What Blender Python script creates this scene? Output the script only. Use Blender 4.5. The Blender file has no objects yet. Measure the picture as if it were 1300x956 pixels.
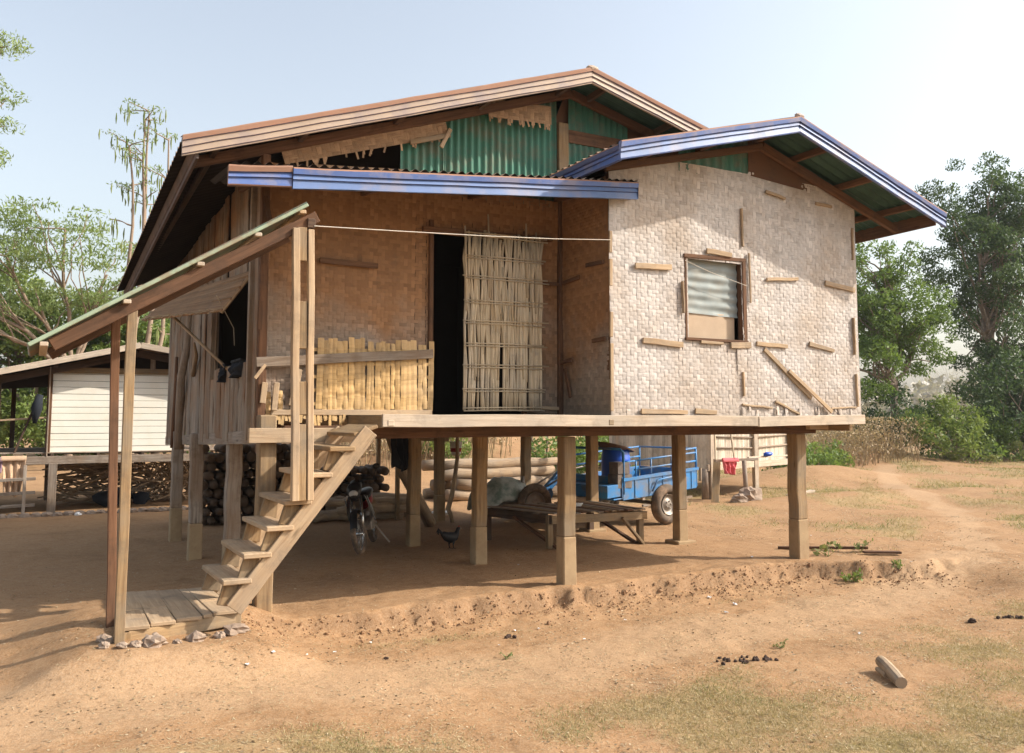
import bpy, math, random
import numpy as np
from mathutils import Vector, Matrix, noise
random.seed(11); rng = np.random.default_rng(5)
sc = bpy.context.scene
COL = sc.collection
V = Vector
def ss(a, b, x):
    t = (x-a)/(b-a); t = 0 if t < 0 else 1 if t > 1 else t
    return t*t*(3-2*t)
def R(a, b): return random.uniform(a, b)

# ------------------------------------------------------------------ materials
class NT:
    def __init__(s, name, rough=.8, spec=.3):
        s.m = bpy.data.materials.new(name); s.m.use_nodes = True; s.t = s.m.node_tree
        s.b = s.t.nodes['Principled BSDF']; s.b.inputs['Roughness'].default_value = rough
        s.b.inputs['Specular IOR Level'].default_value = spec
    def n(s, ty, props={}, **inp):
        o = s.t.nodes.new(ty)
        for k, v in props.items(): setattr(o, k, v)
        for k, v in inp.items():
            k = int(k[1:]) if k[0] == '_' and k[1:].isdigit() else k.replace('_', ' ')
            if hasattr(v, 'is_output'): s.t.links.new(v, o.inputs[k])
            else: o.inputs[k].default_value = v
        return o
    def link(s, a, b): s.t.links.new(a, s.b.inputs[b])
    def co(s, which='Object'): return s.n('ShaderNodeTexCoord').outputs[which]
    def mapped(s, v, scale, loc=(0, 0, 0)):
        return s.n('ShaderNodeMapping', Vector=v, Scale=scale, Location=loc).outputs[0]
    def noise(s, v, scale, detail=4, rough=.55, dist=0):
        return s.n('ShaderNodeTexNoise', Vector=v, Scale=scale, Detail=detail, Roughness=rough, Distortion=dist).outputs['Fac']
    def ramp(s, f, stops):
        o = s.n('ShaderNodeValToRGB', Fac=f); e = o.color_ramp.elements
        while len(e) < len(stops): e.new(.5)
        for i, (p, c) in enumerate(stops):
            e[i].position = p; e[i].color = (*c, 1) if len(c) == 3 else c
        return o.outputs['Color']
    def mix(s, f, a, b, mode='MIX'):
        o = s.n('ShaderNodeMix', {'data_type': 'RGBA', 'blend_type': mode})
        for k, v in ((0, f), (6, a), (7, b)):
            if hasattr(v, 'is_output'): s.t.links.new(v, o.inputs[k])
            else: o.inputs[k].default_value = (*v, 1) if isinstance(v, tuple) and len(v) == 3 else v
        return o.outputs[2]
    def math(s, op, a, b=0.0):
        o = s.n('ShaderNodeMath', {'operation': op}, _0=a, _1=b); return o.outputs[0]
    def attr(s, nm='c'): return s.n('ShaderNodeAttribute', {'attribute_name': nm}).outputs['Fac']
    def vary(s, col, lo=.72, hi=1.25):          # per-piece tone from the mesh attribute
        v = s.n('ShaderNodeMapRange', Value=s.attr(), To_Min=lo, To_Max=hi).outputs[0]
        return s.n('ShaderNodeHueSaturation', Color=col, Value=v).outputs[0]
    def bump(s, h, strength=.4, dist=.01):
        s.link(s.n('ShaderNodeBump', Height=h, Strength=strength, Distance=dist).outputs[0], 'Normal')

def wood(name, a, b, stain=None, amt=.5, rough=.85, bump=.5):
    k = NT(name, rough, .2)
    uv = k.co('UV')
    g = k.noise(k.mapped(uv, (2.2, 38, 1)), 1, 8, .65, .6)
    c = k.ramp(g, [(.3, b), (.62, a)])
    if stain:
        st = k.noise(k.co(), 2.3, 5, .6)
        c = k.mix(k.n('ShaderNodeMapRange', Value=st, From_Min=.42, From_Max=.62, To_Max=amt).outputs[0], c, stain)
    cr = k.noise(k.mapped(uv, (1.2, 90, 1), (3, 5, 0)), 1, 3, .5)
    c = k.mix(k.n('ShaderNodeMapRange', Value=cr, From_Min=.68, From_Max=.74, To_Max=.6).outputs[0], c, tuple(x*.35 for x in b))
    kn = k.n('ShaderNodeTexVoronoi', Vector=k.mapped(uv, (1.6, 7, 1), (1, 2, 0)), Scale=1.0, Randomness=1.0).outputs['Distance']
    c = k.mix(k.n('ShaderNodeMapRange', Value=kn, From_Min=.10, From_Max=.03, To_Max=.7).outputs[0], c, tuple(x*.4 for x in b))
    dr = k.noise(k.mapped(k.co(), (1, 1, 1), (5, 1, 4)), 5.5, 7, .7)
    c = k.mix(k.n('ShaderNodeMapRange', Value=dr, From_Min=.52, From_Max=.70, To_Max=.55).outputs[0], c, tuple(x*.55 for x in (stain or b)))
    k.link(k.vary(c), 'Base Color'); k.bump(g, bump, .006)
    return k.m
W_LIGHT = wood('sawn_timber', (.47, .345, .22), (.31, .205, .12), (.33, .26, .19), .6)
W_PALE = wood('bleached_timber', (.54, .45, .35), (.37, .28, .20), (.38, .33, .27), .6)
W_TAN = wood('post_timber', (.33, .225, .12), (.18, .108, .055), (.22, .185, .14), .6)
W_GREY = wood('weathered_timber', (.34, .29, .24), (.17, .13, .10), (.24, .16, .10), .6, bump=.9)
W_BARK = wood('bark_boards', (.33, .275, .215), (.10, .07, .05), (.26, .15, .085), .8, bump=1.5)
W_BROWN = wood('brown_timber', (.175, .09, .05), (.08, .04, .022), (.08, .055, .04), .4)
W_DARK = wood('dark_timber', (.12, .075, .05), (.05, .03, .022), (.09, .08, .07), .5)
W_FIRE = wood('firewood_bark', (.16, .11, .072), (.07, .045, .03), (.12, .09, .07), .5, bump=1)
W_FLAP = wood('aged_bamboo', (.33, .20, .11), (.19, .11, .06), (.28, .2, .13), .5)
W_LOG = wood('log_bark', (.46, .34, .22), (.24, .16, .10), (.30, .25, .2), .6, bump=1)
W_CANE = wood('bamboo_cane', (.56, .46, .32), (.38, .285, .18), (.42, .38, .32), .5, .6)
W_YEL = wood('yellow_bamboo', (.53, .35, .155), (.34, .205, .085), (.38, .28, .17), .4, .6)

def weavemat(name, a, b, stain, amt, patch=None, vr=(.62, 1.22)):
    k = NT(name, .75, .25)
    uv = k.co('UV')
    g = k.noise(k.mapped(uv, (4, 190, 1)), 1, 7, .75)
    c = k.mix(k.ramp(g, [(.36, (0, 0, 0)), (.58, (1, 1, 1))]), tuple(x*.88 for x in b), a)
    st = k.noise(k.co(), 1.4, 7, .66)
    zz = k.n('ShaderNodeSeparateXYZ', Vector=k.co()).outputs[2]
    st = k.math('ADD', st, k.n('ShaderNodeMapRange', Value=zz, From_Min=2.25, From_Max=1.6, To_Max=.13).outputs[0])
    c = k.mix(k.n('ShaderNodeMapRange', Value=st, From_Min=.45, From_Max=.66, To_Max=amt).outputs[0], c, stain)
    if patch:  # browner upper area: less weathered bamboo, with warm eave shade put into the colour
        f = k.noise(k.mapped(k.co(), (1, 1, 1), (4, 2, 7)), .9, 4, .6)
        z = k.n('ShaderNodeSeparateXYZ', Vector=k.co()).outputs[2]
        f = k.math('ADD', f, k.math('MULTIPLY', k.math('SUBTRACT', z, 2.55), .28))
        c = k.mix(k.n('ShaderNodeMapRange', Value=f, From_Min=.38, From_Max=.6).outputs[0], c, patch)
    sp = k.noise(k.mapped(k.co(), (1, 1, 1), (3, 3, 8)), 7, 8, .7)
    c = k.mix(k.n('ShaderNodeMapRange', Value=sp, From_Min=.55, From_Max=.72, To_Max=.45).outputs[0], c, tuple(x*.55 for x in stain))
    k.link(k.vary(c, *vr), 'Base Color'); k.bump(g, .7, .004)
    return k.m
M_PALE = weavemat('pale_woven_bamboo', (.64, .59, .55), (.44, .395, .36), (.44, .35, .27), .65, vr=(.68, 1.18))
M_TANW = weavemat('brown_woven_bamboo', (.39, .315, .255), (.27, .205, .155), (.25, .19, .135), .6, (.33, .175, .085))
M_GABW = weavemat('gable_woven_bamboo', (.44, .29, .17), (.30, .18, .10), (.26, .17, .11), .5)
M_HUTW = wood('hut_bamboo', (.60, .53, .43), (.40, .34, .27), (.36, .28, .2), .4)

def plain(name, col, rough=.6, metal=0, spec=.4, var=.25, sc_=6, dirt=None, damt=.5, bump=0):
    k = NT(name, rough, spec); k.b.inputs['Metallic'].default_value = metal
    f = k.noise(k.co(), sc_, 6, .6)
    c = k.mix(f, tuple(x*(1-var) for x in col), tuple(min(1, x*(1+var)) for x in col))
    if dirt:
        d = k.noise(k.mapped(k.co(), (1, 1, 1), (7, 3, 1)), sc_*.8, 7, .68)
        c = k.mix(k.n('ShaderNodeMapRange', Value=d, From_Min=.46, From_Max=.62, To_Max=damt).outputs[0], c, dirt)
    k.link(c, 'Base Color')
    if bump: k.bump(f, bump, .01)
    return k.m
M_CONC = plain('concrete', (.33, .235, .135), .95, bump=.5, dirt=(.26, .17, .095), sc_=9)
M_GREEN = plain('green_metal', (.045, .155, .11), .55, dirt=(.15, .13, .09), damt=.6, sc_=5)
def roofmat(name, u0, u1):
    k = NT(name, .7, .3)
    f = k.noise(k.co(), 3, 7, .65)
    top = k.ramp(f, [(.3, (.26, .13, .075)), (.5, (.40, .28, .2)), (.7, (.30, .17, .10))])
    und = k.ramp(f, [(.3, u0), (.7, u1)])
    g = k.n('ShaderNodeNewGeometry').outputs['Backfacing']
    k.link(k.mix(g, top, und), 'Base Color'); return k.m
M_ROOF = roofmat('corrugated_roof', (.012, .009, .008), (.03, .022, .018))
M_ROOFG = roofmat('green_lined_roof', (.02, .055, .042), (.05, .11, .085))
M_CANR = plain('canopy_sheet', (.10, .13, .10), .7, dirt=(.22, .13, .08), damt=.8)
M_CANE_EDGE = plain('pale_green_paint', (.27, .34, .24), .6, dirt=(.22, .15, .09), damt=.7)
M_BLUE = plain('blue_fascia_paint', (.085, .145, .36), .5, dirt=(.27, .24, .26), damt=.6, sc_=5)
M_BLUELT = plain('pale_blue_fascia_paint', (.10, .165, .34), .5, dirt=(.23, .20, .22), damt=.55, sc_=5)
M_BLUEDK = plain('deep_blue_groove', (.07, .09, .20), .5)
M_FTAN = plain('faded_tan_fascia', (.36, .27, .20), .6, dirt=(.24, .19, .18), damt=.8, sc_=3.5)
M_FRUST = plain('rusty_fascia', (.30, .17, .115), .8, dirt=(.30, .15, .09), damt=.7, sc_=4)
M_FLINE = plain('fascia_groove', (.17, .145, .21), .6)
M_DKFASC = plain('dark_rusty_fascia', (.10, .075, .065), .8, dirt=(.2, .13, .1), damt=.5)
M_ZINC = plain('dull_zinc', (.235, .265, .26), .7, metal=.1, dirt=(.28, .25, .2), damt=.4)
M_PLY = plain('plywood', (.44, .33, .23), .8, sc_=3, dirt=(.38, .28, .19))
M_BLACK = plain('sooty_black', (.012, .011, .011), .9)
M_VOID = plain('painted_interior_dark', (.03, .022, .017), .95)  # near-black tone that paints in the darkness of rooms and hollows
M_WHITE = plain('white_weatherboard', (.80, .78, .70), .6, var=.04, dirt=(.70, .62, .48), damt=.35, sc_=2)
M_TARP = plain('grey_tarp', (.42, .45, .42), .5, dirt=(.17, .24, .2), damt=.9, sc_=7)
M_TRBLUE = plain('trailer_blue_paint', (.03, .175, .42), .5, dirt=(.17, .16, .14), damt=.7, sc_=4)
M_DRUM = plain('blue_plastic', (.018, .085, .46), .35, var=.15)
M_RUBBER = plain('dusty_rubber', (.10, .075, .055), .9, dirt=(.30, .20, .13), damt=.8)
M_STEEL = plain('dirty_steel', (.25, .22, .19), .5, metal=.5, dirt=(.2, .11, .06))
M_RED = plain('red_cloth', (.60, .13, .15), .9, sc_=14)
M_REDP = plain('red_plastic', (.30, .02, .02), .4)
M_CHROME = plain('chrome', (.5, .5, .5), .25, metal=.9)
M_BLKP = plain('black_plastic', (.014, .014, .016), .35)
M_SILV = plain('silver_plastic', (.16, .17, .18), .35)
M_LENS = plain('lens', (.5, .5, .48), .1)
M_CLOTH = plain('tan_cloth', (.55, .38, .25), .95, sc_=10)
M_CLPINK = plain('checked_cloth', (.36, .24, .30), .95, sc_=30)
M_DARKCL = plain('dark_cloth', (.018, .022, .03), .95)
M_STONE = plain('dusty_stone', (.27, .20, .15), .95, dirt=(.37, .31, .25), bump=.8, sc_=12)
M_SOILR = plain('crumbled_earth', (.26, .15, .08), .95, dirt=(.33, .21, .12), sc_=14, bump=.8)
M_DUNG = plain('dry_dung', (.05, .03, .022), .95, bump=.8, sc_=30)
M_LITTER = plain('white_litter', (.75, .75, .75), .7, var=.1)
M_FEATH = plain('black_feathers', (.010, .010, .012), .6, sc_=40)
M_ORANGE = plain('orange_comb', (.4, .06, .03), .6)
M_WHITEP = plain('white_plastic', (.7, .7, .68), .5)
M_THATCH = wood('dry_thatch', (.42, .34, .24), (.22, .17, .12), (.3, .26, .2), .5)
M_WIRE = plain('pale_cord', (.55, .5, .42), .8)
M_BARKT = plain('tree_bark', (.20, .15, .11), .95, dirt=(.34, .29, .24), sc_=8, bump=1)
M_BARKP = plain('pale_tree_bark', (.27, .20, .145), .95, dirt=(.24, .19, .14), sc_=8, bump=1)
def leafmat(name, a, b, tr=.35):
    k = NT(name, .55, .3); t = k.t
    f = k.attr()
    c = k.mix(f, a, b)
    k.link(c, 'Base Color')
    tl = k.n('ShaderNodeBsdfTranslucent', Color=k.mix(.5, c, (b[0]*1.5, b[1]*1.5, b[2]*.8)))
    mx = k.n('ShaderNodeMixShader', Fac=tr)
    t.links.new(k.b.outputs[0], mx.inputs[1]); t.links.new(tl.outputs[0], mx.inputs[2])
    t.links.new(mx.outputs[0], t.nodes['Material Output'].inputs[0]); return k.m
L_MID = leafmat('mid_green_leaves', (.065, .115, .03), (.17, .25, .065))
L_DARK = leafmat('dark_green_leaves', (.03, .065, .028), (.085, .13, .05))
L_LIGHT = leafmat('light_green_leaves', (.085, .14, .035), (.22, .28, .08))
L_FEATH = leafmat('feathery_leaves', (.13, .19, .06), (.27, .34, .13))
L_DRY = leafmat('dry_brush', (.26, .18, .10), (.46, .36, .22), .2)
L_PALE = leafmat('far_hazed_brush', (.36, .33, .29), (.50, .48, .42), .2)  # distance haze is put into this pale leaf colour
L_GRASS = leafmat('dry_grass_blades', (.22, .17, .08), (.42, .34, .18), .25)
L_GGRASS = leafmat('green_grass_blades', (.10, .13, .04), (.22, .24, .09), .3)
L_POD = leafmat('green_pods', (.12, .17, .05), (.26, .30, .11), .2)

# ------------------------------------------------------------------ mesh builder
ORG = {}
class MB:
    def __init__(s): s.v = []; s.f = []; s.uv = []; s.c = []; s.mi = []
    def quad(s, pts, uv=None, c=.5, m=0):
        i = len(s.v); s.v += [tuple(p) for p in pts]; n = len(pts)
        s.f.append(tuple(range(i, i+n))); s.uv += uv or [(0, 0)]*n; s.c += [c]*n; s.mi.append(m)
    def face(s, idx, uv=None, c=.5, m=0):
        s.f.append(tuple(idx)); s.uv += uv or [(0, 0)]*len(idx); s.c += [c]*len(idx); s.mi.append(m)
    def bar(s, p0, p1, w, h, up=(0, 0, 1), c=None, m=0, seg=1, wob=0, w1=None, h1=None, roll=0):
        p0 = V(p0); p1 = V(p1); d = p1-p0; L = d.length; d.normalize(); up = V(up)
        if abs(d.dot(up)) > .98: up = V((0, 1, 0)) if abs(d.y) < .9 else V((1, 0, 0))
        a = d.cross(up).normalized(); b = a.cross(d).normalized()
        if roll: q = Matrix.Rotation(roll, 3, d); a = q @ a; b = q @ b
        c = R(.2, .8) if c is None else c
        w1 = w if w1 is None else w1; h1 = h if h1 is None else h1
        u0 = R(0, 20); v0 = R(0, 20); i0 = len(s.v); off = V((0, 0, 0))
        for k in range(seg+1):
            t = k/seg; ww = (w+(w1-w)*t)/2; hh = (h+(h1-h)*t)/2
            if wob and 0 < k < seg: off = a*R(-wob, wob)+b*R(-wob, wob)
            elif k == seg: off = V((0, 0, 0))
            q = p0+d*(L*t)+off
            for x, y in ((-1, -1), (1, -1), (1, 1), (-1, 1)): s.v.append(tuple(q+a*(x*ww)+b*(y*hh)))
        for k in range(seg):
            A = i0+4*k; t0 = u0+L*k/seg; t1 = u0+L*(k+1)/seg; vv = v0
            for j in range(4):
                j2 = (j+1) % 4; wd = w if j % 2 == 0 else h
                s.face((A+j, A+j2, A+4+j2, A+4+j), [(t0, vv), (t0, vv+wd), (t1, vv+wd), (t1, vv)], c, m); vv += wd
        s.face((i0+3, i0+2, i0+1, i0), [(u0, v0), (u0+.02, v0), (u0+.02, v0+.1), (u0, v0+.1)], c, m)
        e = i0+4*seg; s.face((e, e+1, e+2, e+3), [(u0, v0), (u0+.02, v0), (u0+.02, v0+.1), (u0, v0+.1)], c, m)
    def tube(s, pts, rad, n=8, c=None, m=0, cap=True, flat=1):
        pts = [V(p) for p in pts]; c = R(.2, .8) if c is None else c
        if not hasattr(rad, '__len__'): rad = [rad]*len(pts)
        i0 = len(s.v); ref = None; u0 = R(0, 20); v0 = R(0, 20); L = [0]
        for k, p in enumerate(pts):
            d = (pts[min(k+1, len(pts)-1)]-pts[max(k-1, 0)]).normalized()
            if ref is None: ref = V((0, 0, 1)) if abs(d.z) < .9 else V((0, 1, 0))
            a = d.cross(ref).normalized(); b = a.cross(d).normalized(); ref = b
            for j in range(n):
                t = 2*math.pi*j/n; s.v.append(tuple(p+a*(math.cos(t)*rad[k])+b*(math.sin(t)*rad[k]*flat)))
            if k: L.append(L[-1]+(p-pts[k-1]).length)
        for k in range(len(pts)-1):
            cir = 2*math.pi*max(rad[k], .01)
            for j in range(n):
                j2 = (j+1) % n; A = i0+k*n
                s.face((A+j, A+j2, A+n+j2, A+n+j), [(u0+L[k], v0+cir*j/n), (u0+L[k], v0+cir*(j+1)/n), (u0+L[k+1], v0+cir*(j+1)/n), (u0+L[k+1], v0+cir*j/n)], c, m)
        if cap:
            s.face([i0+j for j in range(n)][::-1], None, c, m); e = i0+(len(pts)-1)*n; s.face([e+j for j in range(n)], None, c, m)
    def grid(s, P, nu, nv, c=.5, m=0, su=1, sv=1, cf=None):       # P(u,v) 0..1 -> point
        i0 = len(s.v)
        for j in range(nv+1):
            for i in range(nu+1): s.v.append(tuple(P(i/nu, j/nv)))
        for j in range(nv):
            for i in range(nu):
                A = i0+j*(nu+1)+i
                s.face((A, A+1, A+nu+2, A+nu+1), [(su*i/nu, sv*j/nv), (su*(i+1)/nu, sv*j/nv), (su*(i+1)/nu, sv*(j+1)/nv), (su*i/nu, sv*(j+1)/nv)], cf(i, j) if cf else c, m)
    def blob(s, ctr, r, nz=.25, freq=2, seg=10, c=.5, m=0, sq=(1, 1, 1), seed=0):
        i0 = len(s.v); rows = seg//2+1; ctr = V(ctr)
        for j in range(rows+1):
            th = math.pi*j/rows
            for i in range(seg):
                ph = 2*math.pi*i/seg; d = V((math.sin(th)*math.cos(ph), math.sin(th)*math.sin(ph), math.cos(th)))
                k = r*(1+nz*noise.noise(d*freq+V((seed, seed*2, 0))))
                s.v.append((ctr.x+d.x*k*sq[0], ctr.y+d.y*k*sq[1], ctr.z+d.z*k*sq[2]))
        for j in range(rows):
            for i in range(seg):
                A = i0+j*seg; i2 = (i+1) % seg
                s.face((A+i, A+seg+i, A+seg+i2, A+i2), None, c, m)
    def build(s, name, mat, parent=None, bevel=0, smooth=False):
        me = bpy.data.meshes.new(name); o = ORG.get(parent.name, V((0, 0, 0))) if parent else V((0, 0, 0))
        me.from_pydata([(x-o.x, y-o.y, z-o.z) for x, y, z in s.v], [], s.f)
        for q in (mat if isinstance(mat, (list, tuple)) else [mat]): me.materials.append(q)
        uv = me.uv_layers.new(name='UVMap'); uv.data.foreach_set('uv', np.array(s.uv, dtype=np.float32).ravel())
        at = me.attributes.new('c', 'FLOAT', 'CORNER'); at.data.foreach_set('value', np.array(s.c, dtype=np.float32))
        me.polygons.foreach_set('material_index', np.array(s.mi, dtype=np.int32))
        if smooth: me.polygons.foreach_set('use_smooth', np.ones(len(s.f), dtype=bool))
        me.validate(); me.update()
        ob = bpy.data.objects.new(name, me); COL.objects.link(ob)
        if parent: ob.parent = parent; ORG[ob.name] = o
        if bevel:
            b = ob.modifiers.new('edge', 'BEVEL'); b.width = bevel; b.segments = 1; b.limit_method = 'ANGLE'
        return ob
def thing(name, loc, label, cat, group=None, rz=0):
    o = bpy.data.objects.new(name, None); COL.objects.link(o); o.location = loc; o.rotation_euler = (0, 0, rz)
    o.empty_display_size = .1
    o['label'] = label; o['category'] = cat
    if group: o['group'] = group
    ORG[o.name] = V((0, 0, 0)) if rz else V(loc)
    return o
def tag(o, label, cat, group=None):
    o['label'] = label; o['category'] = cat
    if group: o['group'] = group
    return o
def rebase(o):                                     # put a one-mesh thing's origin at its own base
    me = o.data; co = np.empty(len(me.vertices)*3, dtype=np.float32); me.vertices.foreach_get('co', co); co = co.reshape(-1, 3)
    b = np.array([co[:, 0].mean(), co[:, 1].mean(), co[:, 2].min()]); co -= b; me.vertices.foreach_set('co', co.ravel()); me.update()
    o.location = V(b.tolist())+o.location; return o
def bar1(name, mat, parent, *a, bevel=.004, **k):
    m = MB(); m.bar(*a, **k); return m.build(name, mat, parent, bevel)
def copy_tree(o, parent=None):
    c = o.copy(); COL.objects.link(c)
    if parent: c.parent = parent
    for ch in list(o.children): copy_tree(ch, c)
    return c
def corr(mb, P00, P10, P01, P11, nw, nr, amp, N=(0, 0, 1), c=.5, m=0, jit=0, per=6):
    P00, P10, P01, P11, N = map(V, (P00, P10, P01, P11, N)); nu = nw*per
    def P(u, v):
        return P00*(1-u)*(1-v)+P10*u*(1-v)+P01*(1-u)*v+P11*u*v+N*(amp*math.cos(2*math.pi*nw*u)+jit*noise.noise(V((u*6, v*5, 3))))
    mb.grid(P, nu, nr, c, m, (P10-P00).length, (P01-P00).length)
def weave(mb, O, U, Vv, N, W, H, cw, ch, mask, amp=.004, warp=.012, seed=0, flip=None, top=None):
    O, U, Vv, N = map(V, (O, U, Vv, N)); ni = int(W/cw); nj = int(H/ch); rs = random.Random(seed)
    hc = [rs.uniform(.1, .9) for _ in range(nj+2)]; vc = [rs.uniform(.1, .9) for _ in range(ni+2)]
    jx = [rs.uniform(-.12, .12)*cw for _ in range(ni+2)]
    def off(u, v): return N*(warp*noise.noise(V((u*.9+seed, v*.9, seed*1.7)))+warp*.35*noise.noise(V((u*3, v*3, seed))))
    def over(i, j):
        s = -1 if flip and flip(i) else 1
        return ((s*i+j) % 4) < 2
    def pt(u, v, h):
        if top: v = min(v, top(u))
        return tuple(O+U*u+Vv*v+N*h+off(u, v))
    for i in range(ni):
        for j in range(nj):
            u = (i+.5)*cw; v = (j+.5)*ch
            if not mask(u, v) or (top and v-ch/2 > top(u)-.004): continue
            ov = over(i, j); a = amp*rs.uniform(.6, 1.5); g = rs.uniform(.93, 1.0)
            if ov:
                if not over(i, j-1): cs = vc[i]*.6+rs.uniform(-.25, .45); vc[i] = max(.05, min(.95, vc[i]+rs.uniform(-.1, .1))); last = cs
                else: last = vc[i]*.6+(hash((i, j//2)) % 100)/250
                cs = vc[i]*.55+.2+.25*noise.noise(V((i*3.1, (j+(i % 4))//4*1.9, seed)))
                lo = -.4 if not over(i, j-1) else 1; hi = -.4 if not over(i, j+1) else 1
                hw = cw*g/2; x = u+jx[i]
                rows = [(v-ch/2, lo), (v, 1), (v+ch/2, hi)]
                vo = i*1.37
                for k in range(2):
                    (v0, h0), (v1, h1) = rows[k], rows[k+1]
                    for s0, s1, e0, e1 in ((-1, 0, -.35, 1), (0, 1, 1, -.35)):
                        mb.quad([pt(x+hw*s0, v0, a*h0+amp*.25*e0), pt(x+hw*s1, v0, a*h0+amp*.25*e1), pt(x+hw*s1, v1, a*h1+amp*.25*e1), pt(x+hw*s0, v1, a*h1+amp*.25*e0)],
                                [(v0, vo+hw*s0), (v0, vo+hw*s1), (v1, vo+hw*s1), (v1, vo+hw*s0)], cs)
            else:
                cs = hc[j]*.5+.12+.25*noise.noise(V(((i-j % 4)//4*2.3+9, j*2.7, seed)))
                lo = -.4 if over(i-1, j) else 1; hi = -.4 if over(i+1, j) else 1
                hw = ch*g/2; vo = j*2.11+50
                rows = [(u-cw/2, lo), (u, 1), (u+cw/2, hi)]
                for k in range(2):
                    (u0, h0), (u1, h1) = rows[k], rows[k+1]
                    for s0, s1, e0, e1 in ((-1, 0, -.35, 1), (0, 1, 1, -.35)):
                        mb.quad([pt(u0, v+hw*s0, a*h0+amp*.25*e0), pt(u1, v+hw*s0, a*h1+amp*.25*e0), pt(u1, v+hw*s1, a*h1+amp*.25*e1), pt(u0, v+hw*s1, a*h0+amp*.25*e1)],
                                [(u0, vo+hw*s0), (u1, vo+hw*s0), (u1, vo+hw*s1), (u0, vo+hw*s1)], cs)
    # added backing panel, toned darker, blocks light through the gaps
    n1 = max(1, int(W/.2)); n2 = max(1, int(H/.2))
    for i in range(n1):
        for j in range(n2):
            u0, u1, v0, v1 = W*i/n1, W*(i+1)/n1, H*j/n2, H*(j+1)/n2
            if not all(mask(a_, b_) for a_ in (u0+.01, u1-.01) for b_ in (v0+.01, v1-.01)): continue
            mb.quad([pt(u0, v0, -amp*1.2), pt(u1, v0, -amp*1.2), pt(u1, v1, -amp*1.2), pt(u0, v1, -amp*1.2)], [(u0, v0), (u1, v0), (u1, v1), (u0, v1)], .30)
def fascia(mb, P0, P1, out, H, bands, proud=.03, down=(0, 0, -1), cap=0):
    P0, P1, out, dn = V(P0), V(P1), V(out), V(down)
    if cap:
        for a_, b_ in ((.0, .026), (.0, .022)): mb.quad([P0+out*proud-dn*a_, P1+out*proud-dn*a_, P1-out*cap-dn*b_, P0-out*cap-dn*b_], None, .5, bands[0][2])
    L = (P1-P0).length; t = 0; prev = (proud, 0.0)
    segs = 14
    for frac, o, m in bands:                      # bands: (height fraction, outset, material)
        cur = (o, t+frac)
        a0 = P0+out*prev[0]+dn*(H*prev[1]); a1 = P1+out*prev[0]+dn*(H*prev[1])
        b0 = P0+out*cur[0]+dn*(H*cur[1]); b1 = P1+out*cur[0]+dn*(H*cur[1])
        for k in range(segs):
            f0, f1 = k/segs, (k+1)/segs
            w0 = dn*(.008*noise.noise(V((f0*L*2.2, L, t*2))))+out*(.005*noise.noise(V((f0*L*3, L, 7)))); w1 = dn*(.008*noise.noise(V((f1*L*2.2, L, t*2))))+out*(.005*noise.noise(V((f1*L*3, L, 7))))
            x0_ = dn*(.008*noise.noise(V((f0*L*2.2, L, (t+frac)*2))))+out*(.005*noise.noise(V((f0*L*3, L, 7)))); x1_ = dn*(.008*noise.noise(V((f1*L*2.2, L, (t+frac)*2))))+out*(.005*noise.noise(V((f1*L*3, L, 7))))
            mb.quad([a0.lerp(a1, f0)+w0, a0.lerp(a1, f1)+w1, b0.lerp(b1, f1)+x1_, b0.lerp(b1, f0)+x0_], None, .5, m)
        t += frac; prev = cur
    # back, top and bottom faces close it
    h = H
    for q in ([P0+out*proud, P1+out*proud, P1-out*.012, P0-out*.012], [P0-out*.012, P1-out*.012, P1-out*.012+dn*h, P0-out*.012+dn*h],
              [P0+dn*h-out*.012, P1+dn*h-out*.012, P1+dn*h+out*prev[0], P0+dn*h+out*prev[0]]):
        mb.quad(q, None, .5, bands[-1][2])
    for P in (P0, P1): mb.quad([P+out*proud, P-out*.012, P-out*.012+dn*h, P+out*prev[0]+dn*h], None, .5, bands[-1][2])

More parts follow.
